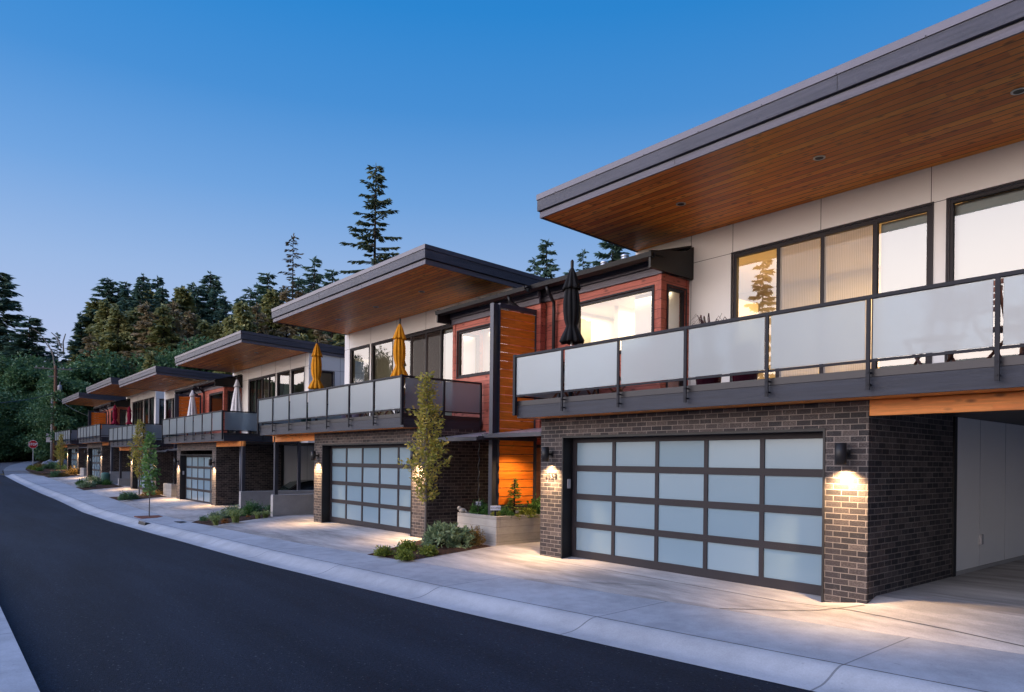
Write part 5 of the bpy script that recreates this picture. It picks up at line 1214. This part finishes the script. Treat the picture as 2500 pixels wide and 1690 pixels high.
# bare arching snag above the pole
b = MB()
for (pts) in ([(134, 900), (130, 870), (118, 840), (95, 812), (78, 802)], [(134, 895), (128, 860), (112, 838)], [(150, 850), (140, 825), (125, 812)], [(155, 860), (154, 835), (160, 815)], [(120, 1050), (118, 1020), (112, 990)], [(100, 1040), (112, 1028), (140, 1015), (155, 1005)]):
    b.tube([at(x, y, 80) for x, y in pts], [.09, .07, .05, .04, .02][:len(pts)], 5)
o = b.obj('bare_branches', M['bare']); tag(o, 'bare arching grey branches above the utility pole', 'dead branches')
# green pedestal, drain inlet, path light, manhole-ish plate
q = gx_at(257, 1186, -.12); o = MB().lathe([(.26, -.1), (.26, .75), (.23, .82), (.1, .85)], (0, 0, 0), 20).obj('utility_pedestal', M['pedestal'], None, True); o.location = q; tag(o, 'round green utility pedestal in the bed by the fifth house', 'utility pedestal')
q = gpt(137, 1143, 0); o = MB().lathe([(.3, -.1), (.3, .42), (.26, .5), (.1, .52)], (0, 0, 0), 18).obj('utility_pedestal', M['pedestal'], None, True); o.location = q; tag(o, 'small far green pedestal beside the boulders', 'utility pedestal')
xi = -24.9; o = empty('drain_inlet', (xi, reY(xi)+.36, gz(xi)-.235)); MB().box(-.45, .45, -.03, .10, -.03, .065).obj('opening', M['black'], o); MB().box(-.5, .5, -.05, .14, .067, .085).obj('lip', M['kerb'], o); o.rotation_euler = (R_(-14), 0, 0); tag(o, 'dark storm drain opening set in the kerb near the sapling', 'drain')
b = MB(); b.box(-24.2, -23.4, 6.02, 6.30, gz(-24)-.158, gz(-24)-.149); o = b.obj('utility_cover', M['flash_dark']); tag(o, 'grey metal cover plate set in the sidewalk near the wide bed', 'cover plate')
o = MB().lathe([(.11, 0), (.12, .02), (.04, .05), (.03, .06)], (0, 0, 0), 16).obj('path_light', M['plastic_grey'], None, True); o.location = gx_at(275, 1183, -.12); tag(o, 'small white dome light on the mulch by the fifth house', 'path light')
# downpipes standing in the bed in front of the third and fifth house
for (k, x, lab) in ((3, -27.75, 'dark steel downpipe standing in the wide bed before the third house'), (5, -52.3, 'dark steel downpipe standing before the fifth house')):
    e = empty('downpipe', (x, 9.0+UP[k][1], gz(x)-.3)); MB().tube([(0, 0, 0), (0, 0, 2.93)], .065, 10).obj('pipe', M['steel'], e, True); MB().lathe([(.11, 2.72), (.12, 2.86), (.06, 2.93)], (0, 0, 0), 12).obj('hopper', M['steel'], e); tag(e, lab, 'downpipe', 'steel downpipes under the balconies')
# parked car behind the low wall of the third house
def car():
    e = empty('parked_car', (-30.0, 13.0, -.62), R_(90)); Lh = 2.25; W_ = .88
    prof = [(-2.25, .30), (-2.28, .62), (-2.10, .80), (-1.35, .92), (-.62, 1.34), (-.2, 1.42), (.5, 1.42), (1.05, 1.30), (1.72, 1.00), (2.18, .92), (2.27, .62), (2.22, .30)]
    b = MB(); n = len(prof); ys = [-W_, -W_*.97, -W_*.78, 0, W_*.78, W_*.97, W_]
    for yi, y in enumerate(ys):
        for (x, z) in prof:
            zz = z; yy = y
            if z > .95: yy = y*(.80 if z > 1.2 else .92)
            if yi in (0, 6): zz = z-.03 if z > .4 else z
            b.v.append((x, yy, zz))
    for i in range(len(ys)-1):
        for j in range(n-1): b.f.append((i*n+j, i*n+j+1, (i+1)*n+j+1, (i+1)*n+j))
    b.f.append(tuple(range(n))); b.f.append(tuple(range((len(ys)-1)*n, len(ys)*n)))
    b.f += [(i*n, (i+1)*n, (i+1)*n+n-1, i*n+n-1) for i in range(len(ys)-1)]
    b.obj('body', M['car_paint'], e, True)
    for s in (-1, 1):
        g = MB(); y = s*(W_*.83+.012); y2 = s*(W_*.79)
        g.add([(-1.15, y+.0*s, 1.0), (1.45, y, 1.02), (1.0, y2-.03*s, 1.26), (.5, y2-.04*s, 1.36), (-.2, y2-.04*s, 1.36), (-.6, y2-.03*s, 1.28)], [(0, 1, 2, 3, 4, 5)]); g.obj('side_window', M['car_glass'], e)
        for x in (-1.38, 1.38):
            w = MB().tube([(x, s*(W_-.16), .32), (x, s*(W_+.01), .32)], .32, 20).obj('wheel', M['tyre'], e); MB().tube([(x, s*(W_-.0), .32), (x, s*(W_+.02), .32)], .2, 14).obj('rim', M['galv'], w)
    MB().add([(-1.32, -.62, .955), (-1.32, .62, .955), (-.66, .56, 1.345), (-.66, -.56, 1.345)], [(0, 1, 2, 3)]).obj('windscreen', M['car_glass'], e); MB().add([(1.70, -.6, 1.035), (1.70, .6, 1.035), (1.08, .56, 1.315), (1.08, -.56, 1.315)], [(0, 1, 2, 3)]).obj('rear_window', M['car_glass'], e)
    tag(e, 'dark parked car, roof showing above the low wall of the third house', 'car'); return e
car()
